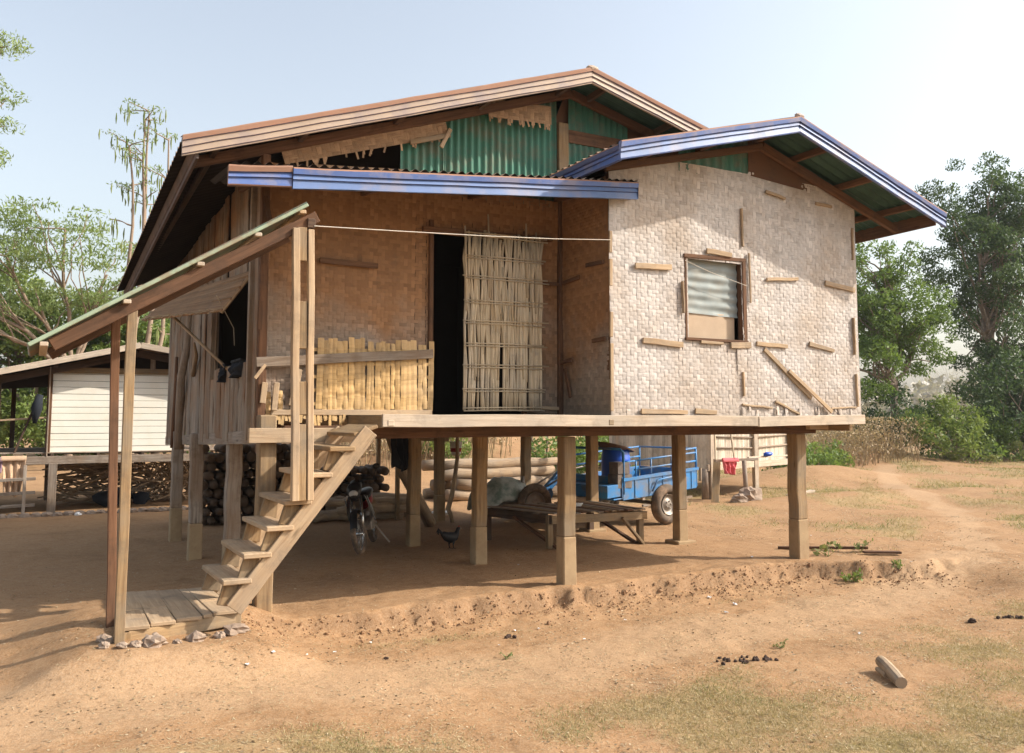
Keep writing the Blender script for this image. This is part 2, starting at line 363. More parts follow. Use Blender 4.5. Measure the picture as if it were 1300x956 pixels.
# ------------------------------------------------------------------ ground
def bank_y(x): return -.14+.10*noise.noise(V((x*1.7, 3, 0)))+.05*noise.noise(V((x*7, 1, 0)))-.62*ss(5.6, 7.0, x)
def gz(x, y):
    dx = ss(-1.2, 1.4, x)*(1-ss(6.9, 7.9, x)); D = .035+.16*dx
    if x > -3 and x < 8.5 and -9 < y < 1:
        e = bank_y(x); e += .07*noise.noise(V((x*3.1, y*2, 2)))+.045*noise.noise(V((x*8.3, y*6, 2)))+.03*noise.noise(V((x*21, y*19, 6))); t = .72*(1-ss(e-.13-.05*noise.noise(V((x*4, 0, 5))), e, y))+.28*(1-ss(e-.55, e-.1, y))
        k = 4*t*(1-t)*dx
        z = -D*t*(1-.5*ss(7.5, 8.5, x)) + k*(.03*noise.noise(V((x*4.3, y*5, 0)))+.035*noise.noise(V((x*14, y*16, 4)))+.02*noise.noise(V((x*37, y*37, 4))))
        if e < y < e+.35: z += .018*dx*(1-(y-e)/.35)*(1+noise.noise(V((x*5, y*5, 2))))
    elif y < 1: z = -.035
    else: z = 0
    z += (.155+.02*noise.noise(V((x*3, y*3, 40))))*ss(-1.9, -1.25, x)*(1-ss(-.35, .25, x))*ss(-1.55, -1.0, y)*(1-ss(.2, 1.1, y))
    z += .012*ss(.3, .9, noise.noise(V((x*2.6, y*3.1, 21)))*2)*(-1)
    z += .014*noise.noise(V((x*1.2, y*1.2, 7)))+.007*noise.noise(V((x*6, y*6, 1)))
    if -3 < x < 9.2 and -4.6 < y < 6: z += .0055*noise.noise(V((x*13, y*13, 3)))+(.004*noise.noise(V((x*27, y*27, 3))) if y < .4 else 0)
    z += 1.25*ss(10.8, 16, y)*(1-ss(13, 21, x-.25*(y-12)))*ss(2.5, 6, x-.15*(y-12))
    f = ss(8, 14, x)
    z += f*(.10*noise.noise(V((x*.35, y*.35, 9)))+.04*noise.noise(V((x*1.3, y*1.3, 2))))
    z += .55*math.exp(-((x-24)**2/10+(y-14.8)**2/4))+.40*math.exp(-((x-15.6)**2/6+(y-8.3)**2/1.6))+.14*math.exp(-((x-12.6)**2/5+(y-4.7)**2/.5))
    return z
def spaced(segs):
    out = []
    for a, b, st in segs:
        n = max(1, round((b-a)/st)); out += [a+(b-a)*i/n for i in range(n)]
    return out+[segs[-1][1]]
PATH = [(23, 12), (20, 9.9), (15.1, 5.7), (13.2, 3.2), (10.7, 1.1), (8.5, -.5), (6.4, -1.15), (4.3, -1.45), (2.9, -1.45), (1.7, -1.6), (0, -1.5), (-4, -1.5)]
def pathd(x, y):
    best = 9
    for (ax, ay), (bx, by) in zip(PATH, PATH[1:]):
        dx, dy = bx-ax, by-ay; t = max(0, min(1, ((x-ax)*dx+(y-ay)*dy)/(dx*dx+dy*dy)))
        best = min(best, math.hypot(x-ax-dx*t, y-ay-dy*t))
    return best
def grassy(x, y):                                  # 0 bare earth .. 1 dry turf
    n = .5+.5*noise.noise(V((x*.55, y*.55, 0)))+.3*noise.noise(V((x*1.9, y*1.9, 4)))
    w = .38+.5*ss(4, -1, y)+(.0 if x > 6 else .1)
    p = ss(w*.55, w*1.3, pathd(x, y))
    g = 0
    if x > 6.2 and y > -.8: g = ss(6.2, 8.2, x-.35*y*(y > 0)) if y < 6 else ss(6.5, 9, x)
    e = bank_y(x) if -2 < x < 8 else -.5
    if y < e-.3: g = max(g, .85*ss(e-.3, e-.5, y)*ss(-.6, .9, x))
    if y < -2: g = max(g, .9)
    g = min(1, g)*p*(1-.9*math.exp(-((x-15.2)**2/5+(y-7.9)**2/1.5)))
    return max(0, min(1, g*1.15*ss(.22, .95, n)))
xs = spaced([(-160, -40, 12), (-40, -8, 2), (-8, -3, .25), (-3, 9, .05), (9, 20, .16), (20, 45, .6), (45, 100, 4), (100, 320, 20)])
ys = spaced([(-60, -9, 6), (-9, -4.5, .25), (-4.5, -1.2, .06), (-1.2, .4, .028), (.4, 6, .12), (6, 22, .25), (22, 60, 1.5), (60, 320, 20)])
gm = MB(); nx, ny = len(xs), len(ys)
gv = [(x, y, gz(x, y)) for y in ys for x in xs]
gf = [(j*nx+i, j*nx+i+1, (j+1)*nx+i+1, (j+1)*nx+i) for j in range(ny-1) for i in range(nx-1)]
me = bpy.data.meshes.new('ground'); me.from_pydata(gv, [], gf)
at = me.attributes.new('grass', 'FLOAT', 'POINT'); at.data.foreach_set('value', np.array([grassy(x, y) for x, y, z in gv], dtype=np.float32))
def path_amt(x, y): return 1-ss(.12, .42+.5*ss(9, 3, x), pathd(x, y)+.25*noise.noise(V((x*1.5, y*1.5, 8))))
at = me.attributes.new('path', 'FLOAT', 'POINT'); at.data.foreach_set('value', np.array([path_amt(x, y) for x, y, z in gv], dtype=np.float32))
me.polygons.foreach_set('use_smooth', np.ones(len(gf), dtype=bool))
ground = bpy.data.objects.new('ground', me); COL.objects.link(ground); ground['kind'] = 'structure'
k = NT('earth_and_turf', .95, .1)
co = k.co()
n1 = k.noise(co, 1.1, 8, .6); n2 = k.noise(co, 9, 8, .68); n3 = k.noise(co, 70, 5, .7)
soil = k.ramp(n1, [(.3, (.225, .122, .056)), (.52, (.315, .18, .088)), (.72, (.27, .158, .082))])
soil = k.mix(k.n('ShaderNodeMapRange', Value=n2, From_Min=.45, From_Max=.7, To_Max=.55).outputs[0], soil, (.385, .25, .14))
nz_ = k.n('ShaderNodeSeparateXYZ', Vector=k.n('ShaderNodeNewGeometry').outputs['Normal']).outputs[2]
soil = k.mix(k.n('ShaderNodeMapRange', Value=nz_, From_Min=.94, From_Max=.72).outputs[0], soil, (.25, .145, .076))
turf = k.ramp(k.noise(co, 3.2, 9, .72), [(.34, (.18, .128, .055)), (.5, (.33, .23, .115)), (.66, (.265, .165, .08))])
turf = k.mix(k.n('ShaderNodeMapRange', Value=k.noise(k.mapped(co, (1, 1, 1), (5, 9, 2)), .9, 6, .65), From_Min=.52, From_Max=.68, To_Max=.6).outputs[0], turf, (.135, .145, .05))
ga = k.math('ADD', k.attr('grass'), k.math('MULTIPLY', k.math('SUBTRACT', n2, .5), .9))
c = k.mix(k.n('ShaderNodeMapRange', Value=ga, From_Min=.22, From_Max=.62).outputs[0], soil, turf)
pa = k.math('ADD', k.attr('path'), k.math('MULTIPLY', k.math('SUBTRACT', n2, .5), .6))
c = k.mix(k.n('ShaderNodeMapRange', Value=pa, From_Min=.3, From_Max=.9, To_Max=.6).outputs[0], c, (.40, .265, .155))
c = k.mix(k.n('ShaderNodeMapRange', Value=n3, From_Min=.42, From_Max=.66, To_Max=.55).outputs[0], c, k.mix(.5, c, (.50, .40, .28)))
n4 = k.noise(k.mapped(co, (1, 1, 1), (9, 1, 3)), 24, 8, .75)
c = k.mix(k.n('ShaderNodeMapRange', Value=n4, From_Min=.5, From_Max=.64, To_Max=.55).outputs[0], c, k.mix(.6, c, (.12, .075, .04)))
c = k.mix(k.n('ShaderNodeMapRange', Value=k.noise(k.mapped(co, (1, 1, 1), (2, 2, 2)), 32, 4, .6), From_Min=.64, From_Max=.72, To_Max=.5).outputs[0], c, (.20, .12, .07))
k.link(c, 'Base Color')
hb = k.math('ADD', k.math('MULTIPLY', n3, .35), n2)
k.bump(hb, .55, .03)
me.materials.append(k.m)

# ------------------------------------------------------------------ the stilt house
FZ = 1.60
house = thing('stilt_house', (0, 0, 0), 'wooden stilt house with woven bamboo walls and blue edged metal roofs', 'house')
POSTS = [(0, .075), (2.86, .0), (6.06, .075), (.05, 1.65), (2.68, 1.52), (5.66, 1.68), (-.02, 3.35), (2.57, 3.15), (5.32, 3.18), (0, 5.05), (3.9, 5.32), (5.38, 5.2)]
for i, (x, y) in enumerate(POSTS):
    lean = R(-.015, .015); s_ = .137 if i != 2 else .155
    top = 1.415 if y < 3 else 1.42
    if i == 0: top = 1.62
    h0 = (.0, .46, .44, .40, .40, .42, .40, .38, .40, .42, .40, .40)[i]
    mat = W_TAN if i not in (6, 9, 3) else W_GREY
    po = bar1('post', mat, house, (x, y, (h0 if h0 else -.1)), (x+lean, y, top), s_, s_, up=(0, 1, 0), seg=6, wob=.006, bevel=.010)
    if h0:
        f = MB(); f.bar((x, y, -.06), (x, y, h0), s_+.012, s_+.012, up=(0, 1, 0), w1=s_+.006, h1=s_+.006, c=.5)
        if i in (5, 8): f.bar((x, y, -.05), (x, y, .035), s_+.16, s_+.14, up=(0, 1, 0), c=.6)
        f.build('footing', M_CONC, po, .01)
# beams, joists, floor
for y in (0, 1.6, 3.2, 5.2):
    bar1('beam', W_BROWN, house, (.13 if y else .12, y, 1.475), (6.28, y, 1.475), .055, .115, seg=6, wob=.004)
bar1('beam', W_LIGHT, house, (-.17, -.045, 1.455), (.74, -.045, 1.452), .05, .12)
bar1('beam', W_LIGHT, house, (6.02, -.14, 1.50), (6.33, -.14, 1.50), .06, .07)
bar1('beam', W_GREY, house, (0, .15, 1.44), (0, 6.1, 1.27), .06, .12)
bar1('beam', W_TAN, house, (6.4, -.42, 1.5), (6.4, 6.1, 1.5), .06, .1)
for i in range(11):
    x = .86+i*.545
    bar1('joist', W_TAN if i % 3 else W_PALE, house, (x, -.465 if i % 4 else -.52, 1.555), (x, 5.9, 1.555), .055, .05)
fl = MB()
y = -.47
while y < 5.88:
    x0 = .80 if y < .36 else .03
    fl.bar((x0, y+.055, 1.592), (6.46, y+.055, 1.592), .105, .022); y += .11
fl.build('floor_boards', W_PALE, house, .002)
bar1('deck_edge_board', W_PALE, house, (.79, -.50, 1.575), (4.905, -.50, 1.562), .03, .105, seg=8, wob=.004)
bar1('deck_edge_board', W_PALE, house, (4.90, -.508, 1.556), (6.52, -.508, 1.578), .03, .105, seg=4, wob=.003)
bar1('deck_end_board', W_TAN, house, (.80, -.48, 1.565), (.80, .40, 1.565), .03, .1)
# woven walls
def roof_r(x): return 4.66-(.272*(5.06-x) if x < 5.06 else .322*(x-5.06))     # right gable, top of sheet
def roof_m(x): return 5.16-(.343*(3.19-x) if x < 3.19 else .255*(x-3.19))     # main gable
wx0, wx1 = 3.08, 6.52
def wmask(u, v):
    x = wx0+u; z = 1.605+v
    if 4.03 < x < 4.79 and 2.39 < z < 3.205: return False
    return True
def wtop(u):
    x = wx0+u; return min(4.19 if x < 4.9 else 4.22-.03*(x-4.9), roof_r(x)-.1)-1.605+.012*noise.noise(V((x*2, 0, 0)))
def loose(q, n, x0, x1, z0, z1, y, nx_, mat, seed, name='frayed_edge'):      # frayed strip ends along a torn edge
    rs = random.Random(seed)
    for _ in range(n):
        x = rs.uniform(x0, x1); z = rs.uniform(z0, z1); L = rs.uniform(.05, .13); a = rs.gauss(0, .12); w = rs.uniform(.012, .03)
        p = V((x, y-rs.uniform(.008, .02), z)); d = V((math.sin(a), -rs.uniform(0, .15), -math.cos(a)))
        q.bar(p, p+d*L, w, .002, up=(0, 1, 0), c=rs.uniform(.1, .9))
m = MB(); weave(m, (wx0, -.45, 1.605), (1, 0, 0), (0, 0, 1), (0, -1, 0), 1.66, 2.75, .046, .039, wmask, .0024, .014, 3, top=wtop)
m.build('woven_wall', M_PALE, house)
m = MB(); weave(m, (wx0+1.595, -.455, 1.605), (1, 0, 0), (0, 0, 1), (0, -1, 0), 1.86, 2.75, .046, .039, lambda u, v: wmask(u+1.595, v), .0024, .014, 3, top=lambda u: wtop(u+1.595)); loose(m, 22, 4.72, 6.45, 1.68, 1.72, -.455, 0, None, 5)
m.build('woven_wall', M_PALE, house)
# doorway wall set back on the porch
def dmask(u, v):
    x = .0+u; z = 1.64+v
    if 1.60 < x < 2.62 and z < 3.36: return False
    if x < 1.6 and z < 1.69: return False
    return z < roof_m(x)-.14 and z < 3.85
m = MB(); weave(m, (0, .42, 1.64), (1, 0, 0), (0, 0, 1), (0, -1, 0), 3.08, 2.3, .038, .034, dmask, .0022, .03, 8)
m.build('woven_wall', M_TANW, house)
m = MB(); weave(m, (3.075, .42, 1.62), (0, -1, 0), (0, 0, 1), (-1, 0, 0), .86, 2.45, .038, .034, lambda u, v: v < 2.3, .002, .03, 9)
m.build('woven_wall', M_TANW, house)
# other outer walls
m = MB(); weave(m, (6.52, -.42, 1.62), (0, 1, 0), (0, 0, 1), (1, 0, 0), 6.3, 2.5, .10, .09, lambda u, v: v < 2.4, .006, .03, 12)
m.build('woven_wall', M_PALE, house)
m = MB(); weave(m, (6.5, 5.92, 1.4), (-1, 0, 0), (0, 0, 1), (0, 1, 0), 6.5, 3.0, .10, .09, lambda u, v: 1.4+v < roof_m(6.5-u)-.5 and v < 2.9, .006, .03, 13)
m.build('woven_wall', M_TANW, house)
# added near-black boards, not real lining, shut light out of the rooms
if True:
    m = MB(); m.bar((.03, 5.86, 2.7), (6.45, 5.86, 2.7), .02, 2.3, c=.3); m.build('dark_backing', M_VOID, house)
bar1('dark_backing', M_VOID, house, (3.12, -.40, 2.75), (3.12, 5.9, 2.75), .02, 2.2)
bar1('dark_backing', M_VOID, house, (6.46, -.38, 2.75), (6.46, 5.9, 2.75), .02, 2.2)
bar1('dark_backing', M_VOID, house, (.06, 3.0, 2.65), (3.1, 3.0, 2.65), .02, 2.1)
bar1('dark_backing', M_VOID, house, (.08, .48, 2.65), (1.57, .48, 2.65), .015, 2.1); bar1('dark_backing', M_VOID, house, (2.66, .48, 2.65), (3.08, .48, 2.65), .015, 2.1); bar1('dark_backing', M_VOID, house, (1.5, .50, 3.85), (2.75, .50, 3.85), .015, .85)
bar1('dark_backing', M_VOID, house, (.03, 5.8, 4.1), (6.45, 5.8, 4.1), .02, 1.1); bar1('dark_backing', M_VOID, house, (.03, 2.95, 4.1), (3.2, 2.95, 4.1), .02, 1.1)
# frame studs
for (x, y, z0, z1, w) in ((.02, .39, 1.3, 3.9, .07), (3.05, .40, 1.62, 3.9, .05), (6.47, -.41, 1.62, 4.1, .06), (1.60, .415, 1.62, 3.5, .045), (3.12, -.41, 1.6, 4.05, .06), (2.64, .43, 1.62, 3.5, .045), (6.47, 5.85, 1.4, 4.0, .08)):
    bar1('stud', W_BROWN, house, (x, y, z0), (x+R(-.01, .01), y, z1), w, w, up=(0, 1, 0))
bar1('door_lintel', W_BROWN, house, (1.5, .385, 3.40), (2.95, .385, 3.44), .04, .05)
for z0, z1 in ((3.17, 3.38), (2.85, 3.11), (2.36, 2.6), (1.66, 2.3)):
    bar1('corner_batten', W_LIGHT, house, (3.075, -.475, z0), (3.08, -.475, z1), .035, .02, up=(0, 1, 0))
# window
win = bar1('window', W_BROWN, house, (3.99, -.44, 2.385), (4.83, -.44, 2.385), .07, .03)
bar1('frame', W_BROWN, win, (4.80, -.42, 2.37), (4.80, -.42, 3.24), .05, .09, up=(0, 1, 0))
bar1('frame', W_BROWN, win, (4.015, -.42, 2.37), (4.015, -.42, 3.24), .03, .07, up=(0, 1, 0))
bar1('frame', W_BROWN, win, (3.99, -.42, 3.23), (4.83, -.42, 3.25), .09, .04)
m = MB(); corr(m, (4.02, -.385, 2.66), (4.02, -.385, 3.22), (4.76, -.385, 2.64), (4.76, -.385, 3.22), 6, 12, .006, (0, -1, 0), jit=.02)
m.build('zinc_sheet', M_ZINC, win, smooth=True)
bar1('plywood_panel', M_PLY, win, (4.02, -.375, 2.52), (4.58, -.375, 2.52), .012, .30)
bar1('plywood_panel', M_PLY, win, (4.575, -.367, 2.52), (4.73, -.367, 2.52), .012, .30)
m = MB(); m.tube([(3.98, -.49, 3.17), (4.3, -.49, 3.08), (4.82, -.49, 2.97)], .003, 5); m.build('cord', M_WIRE, win)
# battens nailed over the woven wall
BAT = [((3.37, 3.07), (3.82, 3.09), .055), ((4.28, 3.3), (4.62, 3.285), .055), ((5.11, 3.07), (5.58, 3.11), .035), ((6.0, 3.10), (6.48, 3.05), .055),
       ((4.77, 3.8), (4.78, 3.39), .03), ((3.955, 2.96), (3.965, 2.64), .035), ((3.45, 2.345), (3.95, 2.32), .055), ((4.18, 2.36), (4.48, 2.355), .03),
       ((4.58, 2.34), (4.86, 2.355), .06), ((4.94, 2.375), (5.39, 2.36), .045), ((5.72, 2.405), (6.11, 2.34), .05), ((5.05, 2.32), (5.73, 1.81), .045),
       ((5.38, 2.10), (6.02, 1.66), .04), ((4.74, 2.07), (4.745, 1.82), .03), ((4.72, 1.735), (5.14, 1.70), .02), ((5.19, 1.77), (5.55, 1.635), .025),
       ((3.42, 1.66), (3.99, 1.65), .05), ((4.09, 1.665), (4.37, 1.65), .055), ((6.44, 2.73), (6.445, 2.31), .04), ((6.45, 2.09), (6.46, 1.72), .04),
       ((6.03, 1.70), (6.44, 1.715), .02), ((6.47, 3.77), (6.465, 3.4), .035), ((5.13, 4.03), (5.42, 3.985), .035), ((5.89, 3.99), (6.15, 3.98), .035), ((4.865, 3.33), (4.87, 2.8), .02)]
for a, b, w in BAT:
    dn = .492 if a[0] >= 5.3 and w == .04 and a[1] < 2.2 and a[0] < 6 else .471
    bar1('batten', W_LIGHT, house, (a[0], -dn, a[1]), (b[0], -dn, b[1]), .02, w, up=(0, 0, 1), seg=3, wob=.004, w1=.02, h1=w*R(.75, 1.1), bevel=.003)
for a, b, w, wd in (((.51, 3.01), (1.06, 3.0), .05, W_BROWN), ((2.75, 2.97), (3.05, 2.98), .03, W_BROWN), ((2.78, 1.70), (3.04, 1.69), .035, W_LIGHT)):
    bar1('batten', wd, house, (a[0], .395, a[1]), (b[0], .395, b[1]), .02, w)
for a, b in (((3.05, .33, 2.98), (3.045, .02, 3.0)), ((3.045, .38, 2.16), (3.045, .16, 2.18)), ((3.045, -.2, 2.34), (3.045, -.42, 2.35)), ((3.045, -.1, 3.10), (3.045, -.4, 3.09)), ((3.045, .2, 1.8), (3.045, .3, 2.1))):
    bar1('batten', W_BROWN, house, a, b, .02, .04)
# coarse yellow patch and its board, ragged bottom edge
m = MB(); rs = random.Random(4)
x = .06; zr = [1.70, 1.82, 1.94, 2.06, 2.27]
while x < 1.58:
    w = rs.uniform(.035, .06); top = 2.30+rs.uniform(-.02, .025)-.0*x; bot = 1.66+rs.uniform(-.02, .02)
    if x < .42: bot = 1.66+rs.uniform(-.1, .15); top = rs.uniform(1.8, 2.1)
    tl = rs.uniform(-.015, .015); c0 = rs.uniform(.3, .95); n = 14; ph = int(x/.05) % 2
    def P(u, v, x=x, w=w, top=top, bot=bot, tl=tl, ph=ph): return (x+w*u+tl*v, .374-.0045*math.sin((v*6.5+ph)*math.pi)-.003*math.sin(math.pi*u), bot+(top-bot)*v)
    if rs.random() > .02: m.grid(P, 2, n, c0, 0, w, .6)
    x += w+rs.uniform(.0, .004) if x > .42 else w+rs.uniform(.03, .08)
for z in [1.72, 1.84, 1.96, 2.08, 2.2]:
    m.bar((.42, .381, z), (1.58, .381, z+.02), .002, .03, seg=6, wob=.003, c=.6)
m.build('bamboo_patch', W_YEL, house)
bar1('wall_board', W_GREY, house, (-.04, .345, 2.07), (1.6, .345, 2.20), .025, .085, seg=5, wob=.005)
bar1('wall_board', W_LIGHT, house, (.10, .37, 1.645), (1.6, .37, 1.645), .04, .05)
m = MB(); rs = random.Random(6)
for i in range(26):
    x = .06+i*.028+rs.uniform(-.01, .01); L = rs.uniform(.04, .11)
    m.bar((x, .36+rs.uniform(-.01, .01), 1.625), (x+rs.uniform(-.012, .012), .35, 1.60-L+.03), .024, .003, up=(0, 1, 0), c=rs.uniform(.3, 1))
m.build('torn_fringe', W_YEL, house)
# loose bits by the corner post
for (x0, z0, x1, z1, w) in ((-.05, 1.93, .06, 2.08, .03), (.02, 1.72, .04, 1.9, .05), (.12, 1.66, .14, 1.9, .05), (.27, 1.7, .33, 2.02, .06), (-.02, 2.35, -.01, 2.6, .04), (.06, 3.25, .0, 3.52, .04)):
    bar1('splint', W_LIGHT if z0 < 2.2 else W_BROWN, house, (x0, .33, z0), (x1, .34, z1), w, .012, up=(0, 1, 0))
# cane screen over the doorway
m = MB(); rs = random.Random(9)
zb = [1.675, 1.86, 2.09, 2.30, 2.52, 2.72, 2.96, 3.16, 3.385]
n = 46
for i in range(n):
    x = 1.93+.86*i/(n-1); xb = x-.02*(i/n)+rs.uniform(-.012, .012); lo = 1.66+rs.uniform(0, .02); hi = 3.40+rs.uniform(-.06, .05)
    if i in (20, 21, 22): lo = 2.62 if i == 21 else 2.32
    if i in (8, 37): lo = 1.95
    pts = []
    for k in range(9):
        t = k/8; pts.append((xb+(x+rs.uniform(-.02, .02)-xb)*t+rs.uniform(-.006, .006), .335+rs.uniform(-.008, .008), lo+(hi-lo)*t))
    m.tube(pts, [rs.uniform(.0115, .0165)]*9, 6, c=rs.uniform(.25, .95))
    if rs.random() < .3:
        z = rs.uniform(1.9, 2.8); m.tube([(xb+.012, .32, z), (xb+rs.uniform(-.02, .03), .32, z+rs.uniform(.3, .9))], .009, 6, c=rs.uniform(.2, .9))
for z in zb:
    for s_ in (-.012, .014):
        xx = rs.uniform(0, .05); m.tube([(1.89+xx, .315+s_*.3, z+s_), (2.35, .312, z+s_+.008), (2.82+rs.uniform(-.03, .05), .315, z+s_+rs.uniform(0, .02))], .0075, 6, c=rs.uniform(.3, .8))
m.build('door_screen', W_CANE, house, smooth=True)
# gable infill behind the porch roof
def gtop(x): return roof_m(x)-.09
m = MB()
def sheet(x0, x1, lo, nw, name='gable_sheet'):
    q = MB(); per = 6; N = nw*per
    for i in range(N):
        xa, xb = x0+(x1-x0)*i/N, x0+(x1-x0)*(i+1)/N
        ya, yb = .46-.013*math.cos(2*math.pi*i/per), .46-.013*math.cos(2*math.pi*(i+1)/per)
        q.quad([(xa, ya, lo(xa)), (xb, yb, lo(xb)), (xb, yb, gtop(xb)), (xa, ya, gtop(xa))])
    return q.build(name, M_GREEN, house, smooth=False)
sheet(1.29, 1.76, lambda x: 3.75, 6); sheet(1.74, 3.05, lambda x: 3.78, 17); sheet(3.2, 3.98, lambda x: 3.9, 10)
bar1('stud', W_TAN, house, (3.12, .43, 3.8), (3.12, .43, 4.72), .12, .04, up=(0, 1, 0))
def slanted(x0, x1, zb0, zb1, h, seed, y=.40):
    q = MB(); d = V((x1-x0, 0, zb1-zb0)); L = d.length; d.normalize(); rs = random.Random(seed)
    weave(q, (x0, y, zb0), d, (-d.z, 0, d.x), (0, -1, 0), L, h, .045, .035, lambda u, v: True, .003, .03, seed, top=lambda u: h*(.97+.05*noise.noise(V((u*3, seed, 0)))))
    for _ in range(26):
        u = rs.random()*L; p = V((x0, y-.01, zb0))+d*u; q.bar(p, p+V((rs.uniform(-.02, .02), -.005, -rs.uniform(.02, .07))), .018, .003, up=(0, 1, 0), c=rs.random())
    return q.build('gable_weave', M_GABW, house)
slanted(.18, 1.78, 3.84, 4.36, .21, 21); slanted(2.20, 2.95, 4.62, 4.66, .2, 22, .38)
slanted(.45, 1.35, 3.72, 3.80, .18, 23, .44)
bar1('batten', W_LIGHT, house, (1.78, .37, 4.42), (1.68, .37, 4.22), .02, .04)
bar1('batten', W_TAN, house, (1.36, .375, 4.22), (1.78, .375, 4.36), .02, .045)
for (x0, x1, z0, z1) in ((3.2, 4.6, 4.60, 4.60), (3.9, 4.9, 4.42, 4.40)):
    bar1('gable_board_or_dark_panel', W_BROWN, house, (x0, .45, z0), (x1, .45, z1), .02, .14)
m = MB(); m.quad([(3.0, .50, 4.62), (5.2, .50, 4.3), (5.2, .50, gtop(5.2)), (3.19, .50, gtop(3.19))]); m.build('gable_board_or_dark_panel', W_BROWN, house)
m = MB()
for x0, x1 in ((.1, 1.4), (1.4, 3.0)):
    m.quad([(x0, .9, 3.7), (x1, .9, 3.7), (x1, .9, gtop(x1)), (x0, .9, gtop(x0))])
m.build('dark_backing', M_VOID, house)  # near-black sheet painted as the darkness behind the gable
# infill under the small gable
q = MB(); N = 48
for i in range(N):
    xa, xb = 3.95+(4.92-3.95)*i/N, 3.95+(4.92-3.95)*(i+1)/N
    q.quad([(xa, -.44-.01*math.cos(i*1.047), 4.1), (xb, -.44-.01*math.cos((i+1)*1.047), 4.1), (xb, -.44-.01*math.cos((i+1)*1.047), roof_r(xb)-.05), (xa, -.44-.01*math.cos(i*1.047), roof_r(xa)-.05)])
q.build('gable_sheet', M_GREEN, house)
m = MB(); m.quad([(3.1, -.425, 3.9), (6.5, -.425, 3.9), (6.5, -.425, roof_r(6.5)-.04), (5.06, -.425, 4.63), (3.1, -.425, roof_r(3.1)-.04)]); m.build('dark_backing', W_BROWN, house)
m = MB(); m.quad([(4.90, -.455, 4.18), (6.0, -.455, 4.1), (5.95, -.455, roof_r(5.95)-.05), (5.06, -.455, 4.6), (4.90, -.455, roof_r(4.9)-.05)]); m.build('gable_board_or_dark_panel', W_BROWN, house)
# roofs
RY0, RY1 = 0.0, 6.15
e0, e1 = V((-.74, RY0, roof_m(-.74))), V((-.74, RY1, 3.37))
r0, r1 = V((3.19, RY0, 5.16)), V((3.19, RY1, 5.0)); f0, f1 = V((7.2, RY0, roof_m(7.2))), V((7.2, RY1, 3.9))
m = MB(); corr(m, r0, r1, e0, e1, 54, 6, .017); corr(m, f0, f1, r0, r1, 54, 6, .017, m=1)
m.f = [tuple(reversed(x)) for x in m.f] if False else m.f
main_roof = m.build('roof', [M_ROOF, M_ROOFG], house, smooth=False)
BM = [(.06, .032, 1), (.20, .028, 1), (.03, .012, 2), (.27, .022, 3), (.03, .008, 2), (.30, .018, 0), (.03, .004, 2), (.08, .01, 0)]
mats = [M_FTAN, M_FRUST, M_FLINE, M_FTAN]
for a, b in ((e0, r0), (r0, V((5.6, 0, roof_m(5.6))))):
    m = MB(); fascia(m, a+V((0, -.02, .02)), b+V((0, -.02, .02)), (0, -1, 0), .165, BM, cap=.12); m.build('fascia', mats, main_roof)
m = MB(); fascia(m, (-.62, .0, roof_m(-.74)-.0), (-.62, RY1, 3.37), (-1, 0, 0), .14, [(.5, .01, 0), (.04, 0, 0), (.46, .01, 0)]); m.build('fascia', [M_DKFASC], main_roof)
m = MB(); m.blob((3.19, -.03, 5.17), .06, .3, 3, c=.5, sq=(1.3, .5, .45)); m.build('ridge_cap', M_FTAN, main_roof)
for (x, dz) in ((-.45, .07), (.3, .07), (1.2, .07), (2.1, .07), (3.0, .08), (3.4, .08), (4.3, .07), (5.2, .07)):
    bar1('purlin', W_DARK, main_roof, (x, .03, roof_m(x)-dz), (x, 6.05, roof_m(x)-dz-.26), .045, .07)
bar1('rafter', W_BROWN, main_roof, (-.6, .38, roof_m(-.6)-.12), (3.19, .38, 5.16-.12), .05, .09); bar1('rafter', W_BROWN, main_roof, (3.19, .38, 5.04), (6.9, .38, roof_m(6.9)-.12), .05, .09)
GY0, GY1 = -1.0, .75
l0, l1 = V((2.80, GY0, roof_r(2.80))), V((2.80, GY1, roof_r(2.80))); p0, p1 = V((5.06, GY0, 4.66)), V((5.06, GY1, 4.66)); q0, q1 = V((7.36, GY0, roof_r(7.36))), V((7.36, 5.5, roof_r(7.36)-.1)); p1b = V((5.06, 5.5, 4.5))
m = MB(); corr(m, p0, p1, l0, l1, 15, 4, .016); corr(m, q0, q1, p0, p1b, 56, 6, .016)
right_roof = m.build('roof', M_ROOFG, house)
BB = [(.08, .034, 3), (.24, .026, 0), (.03, .008, 2), (.22, .022, 1), (.03, .006, 2), (.34, .018, 1), (.06, .012, 0)]
bm = [M_BLUE, M_BLUELT, M_BLUEDK, M_FRUST]
for a, b in ((l0, p0), (p0, q0)):
    m = MB(); fascia(m, a+V((0, -.02, .015)), b+V((0, -.02, .015)), (0, -1, 0), .17, BB, cap=.12); m.build('fascia', bm, right_roof)
m = MB(); fascia(m, l0+V((.03, 0, .0)), l1+V((.03, 0, .0)), (-1, 0, 0), .15, BB); m.build('fascia', [M_BLUEDK, M_BLUE, M_BLUEDK, M_FRUST], right_roof)
m = MB(); m.blob((5.06, -1.03, 4.68), .05, .3, 3, sq=(1.4, .5, .45)); m.build('ridge_cap', M_FTAN, right_roof)
for x in (3.4, 4.2, 5.0, 5.55, 6.25, 6.95):
    bar1('purlin', W_BROWN, right_roof, (x, -.97, roof_r(x)-.065), (x, .7 if x < 5 else 5.2, roof_r(x)-.065), .05, .07)
bar1('rafter', W_BROWN, right_roof, (5.06, -.5, 4.5), (7.2, -.5, roof_r(7.2)-.15), .05, .09)
bar1('rafter', W_BROWN, right_roof, (3.0, -.5, roof_r(3.0)-.12), (5.06, -.5, 4.5), .05, .07)
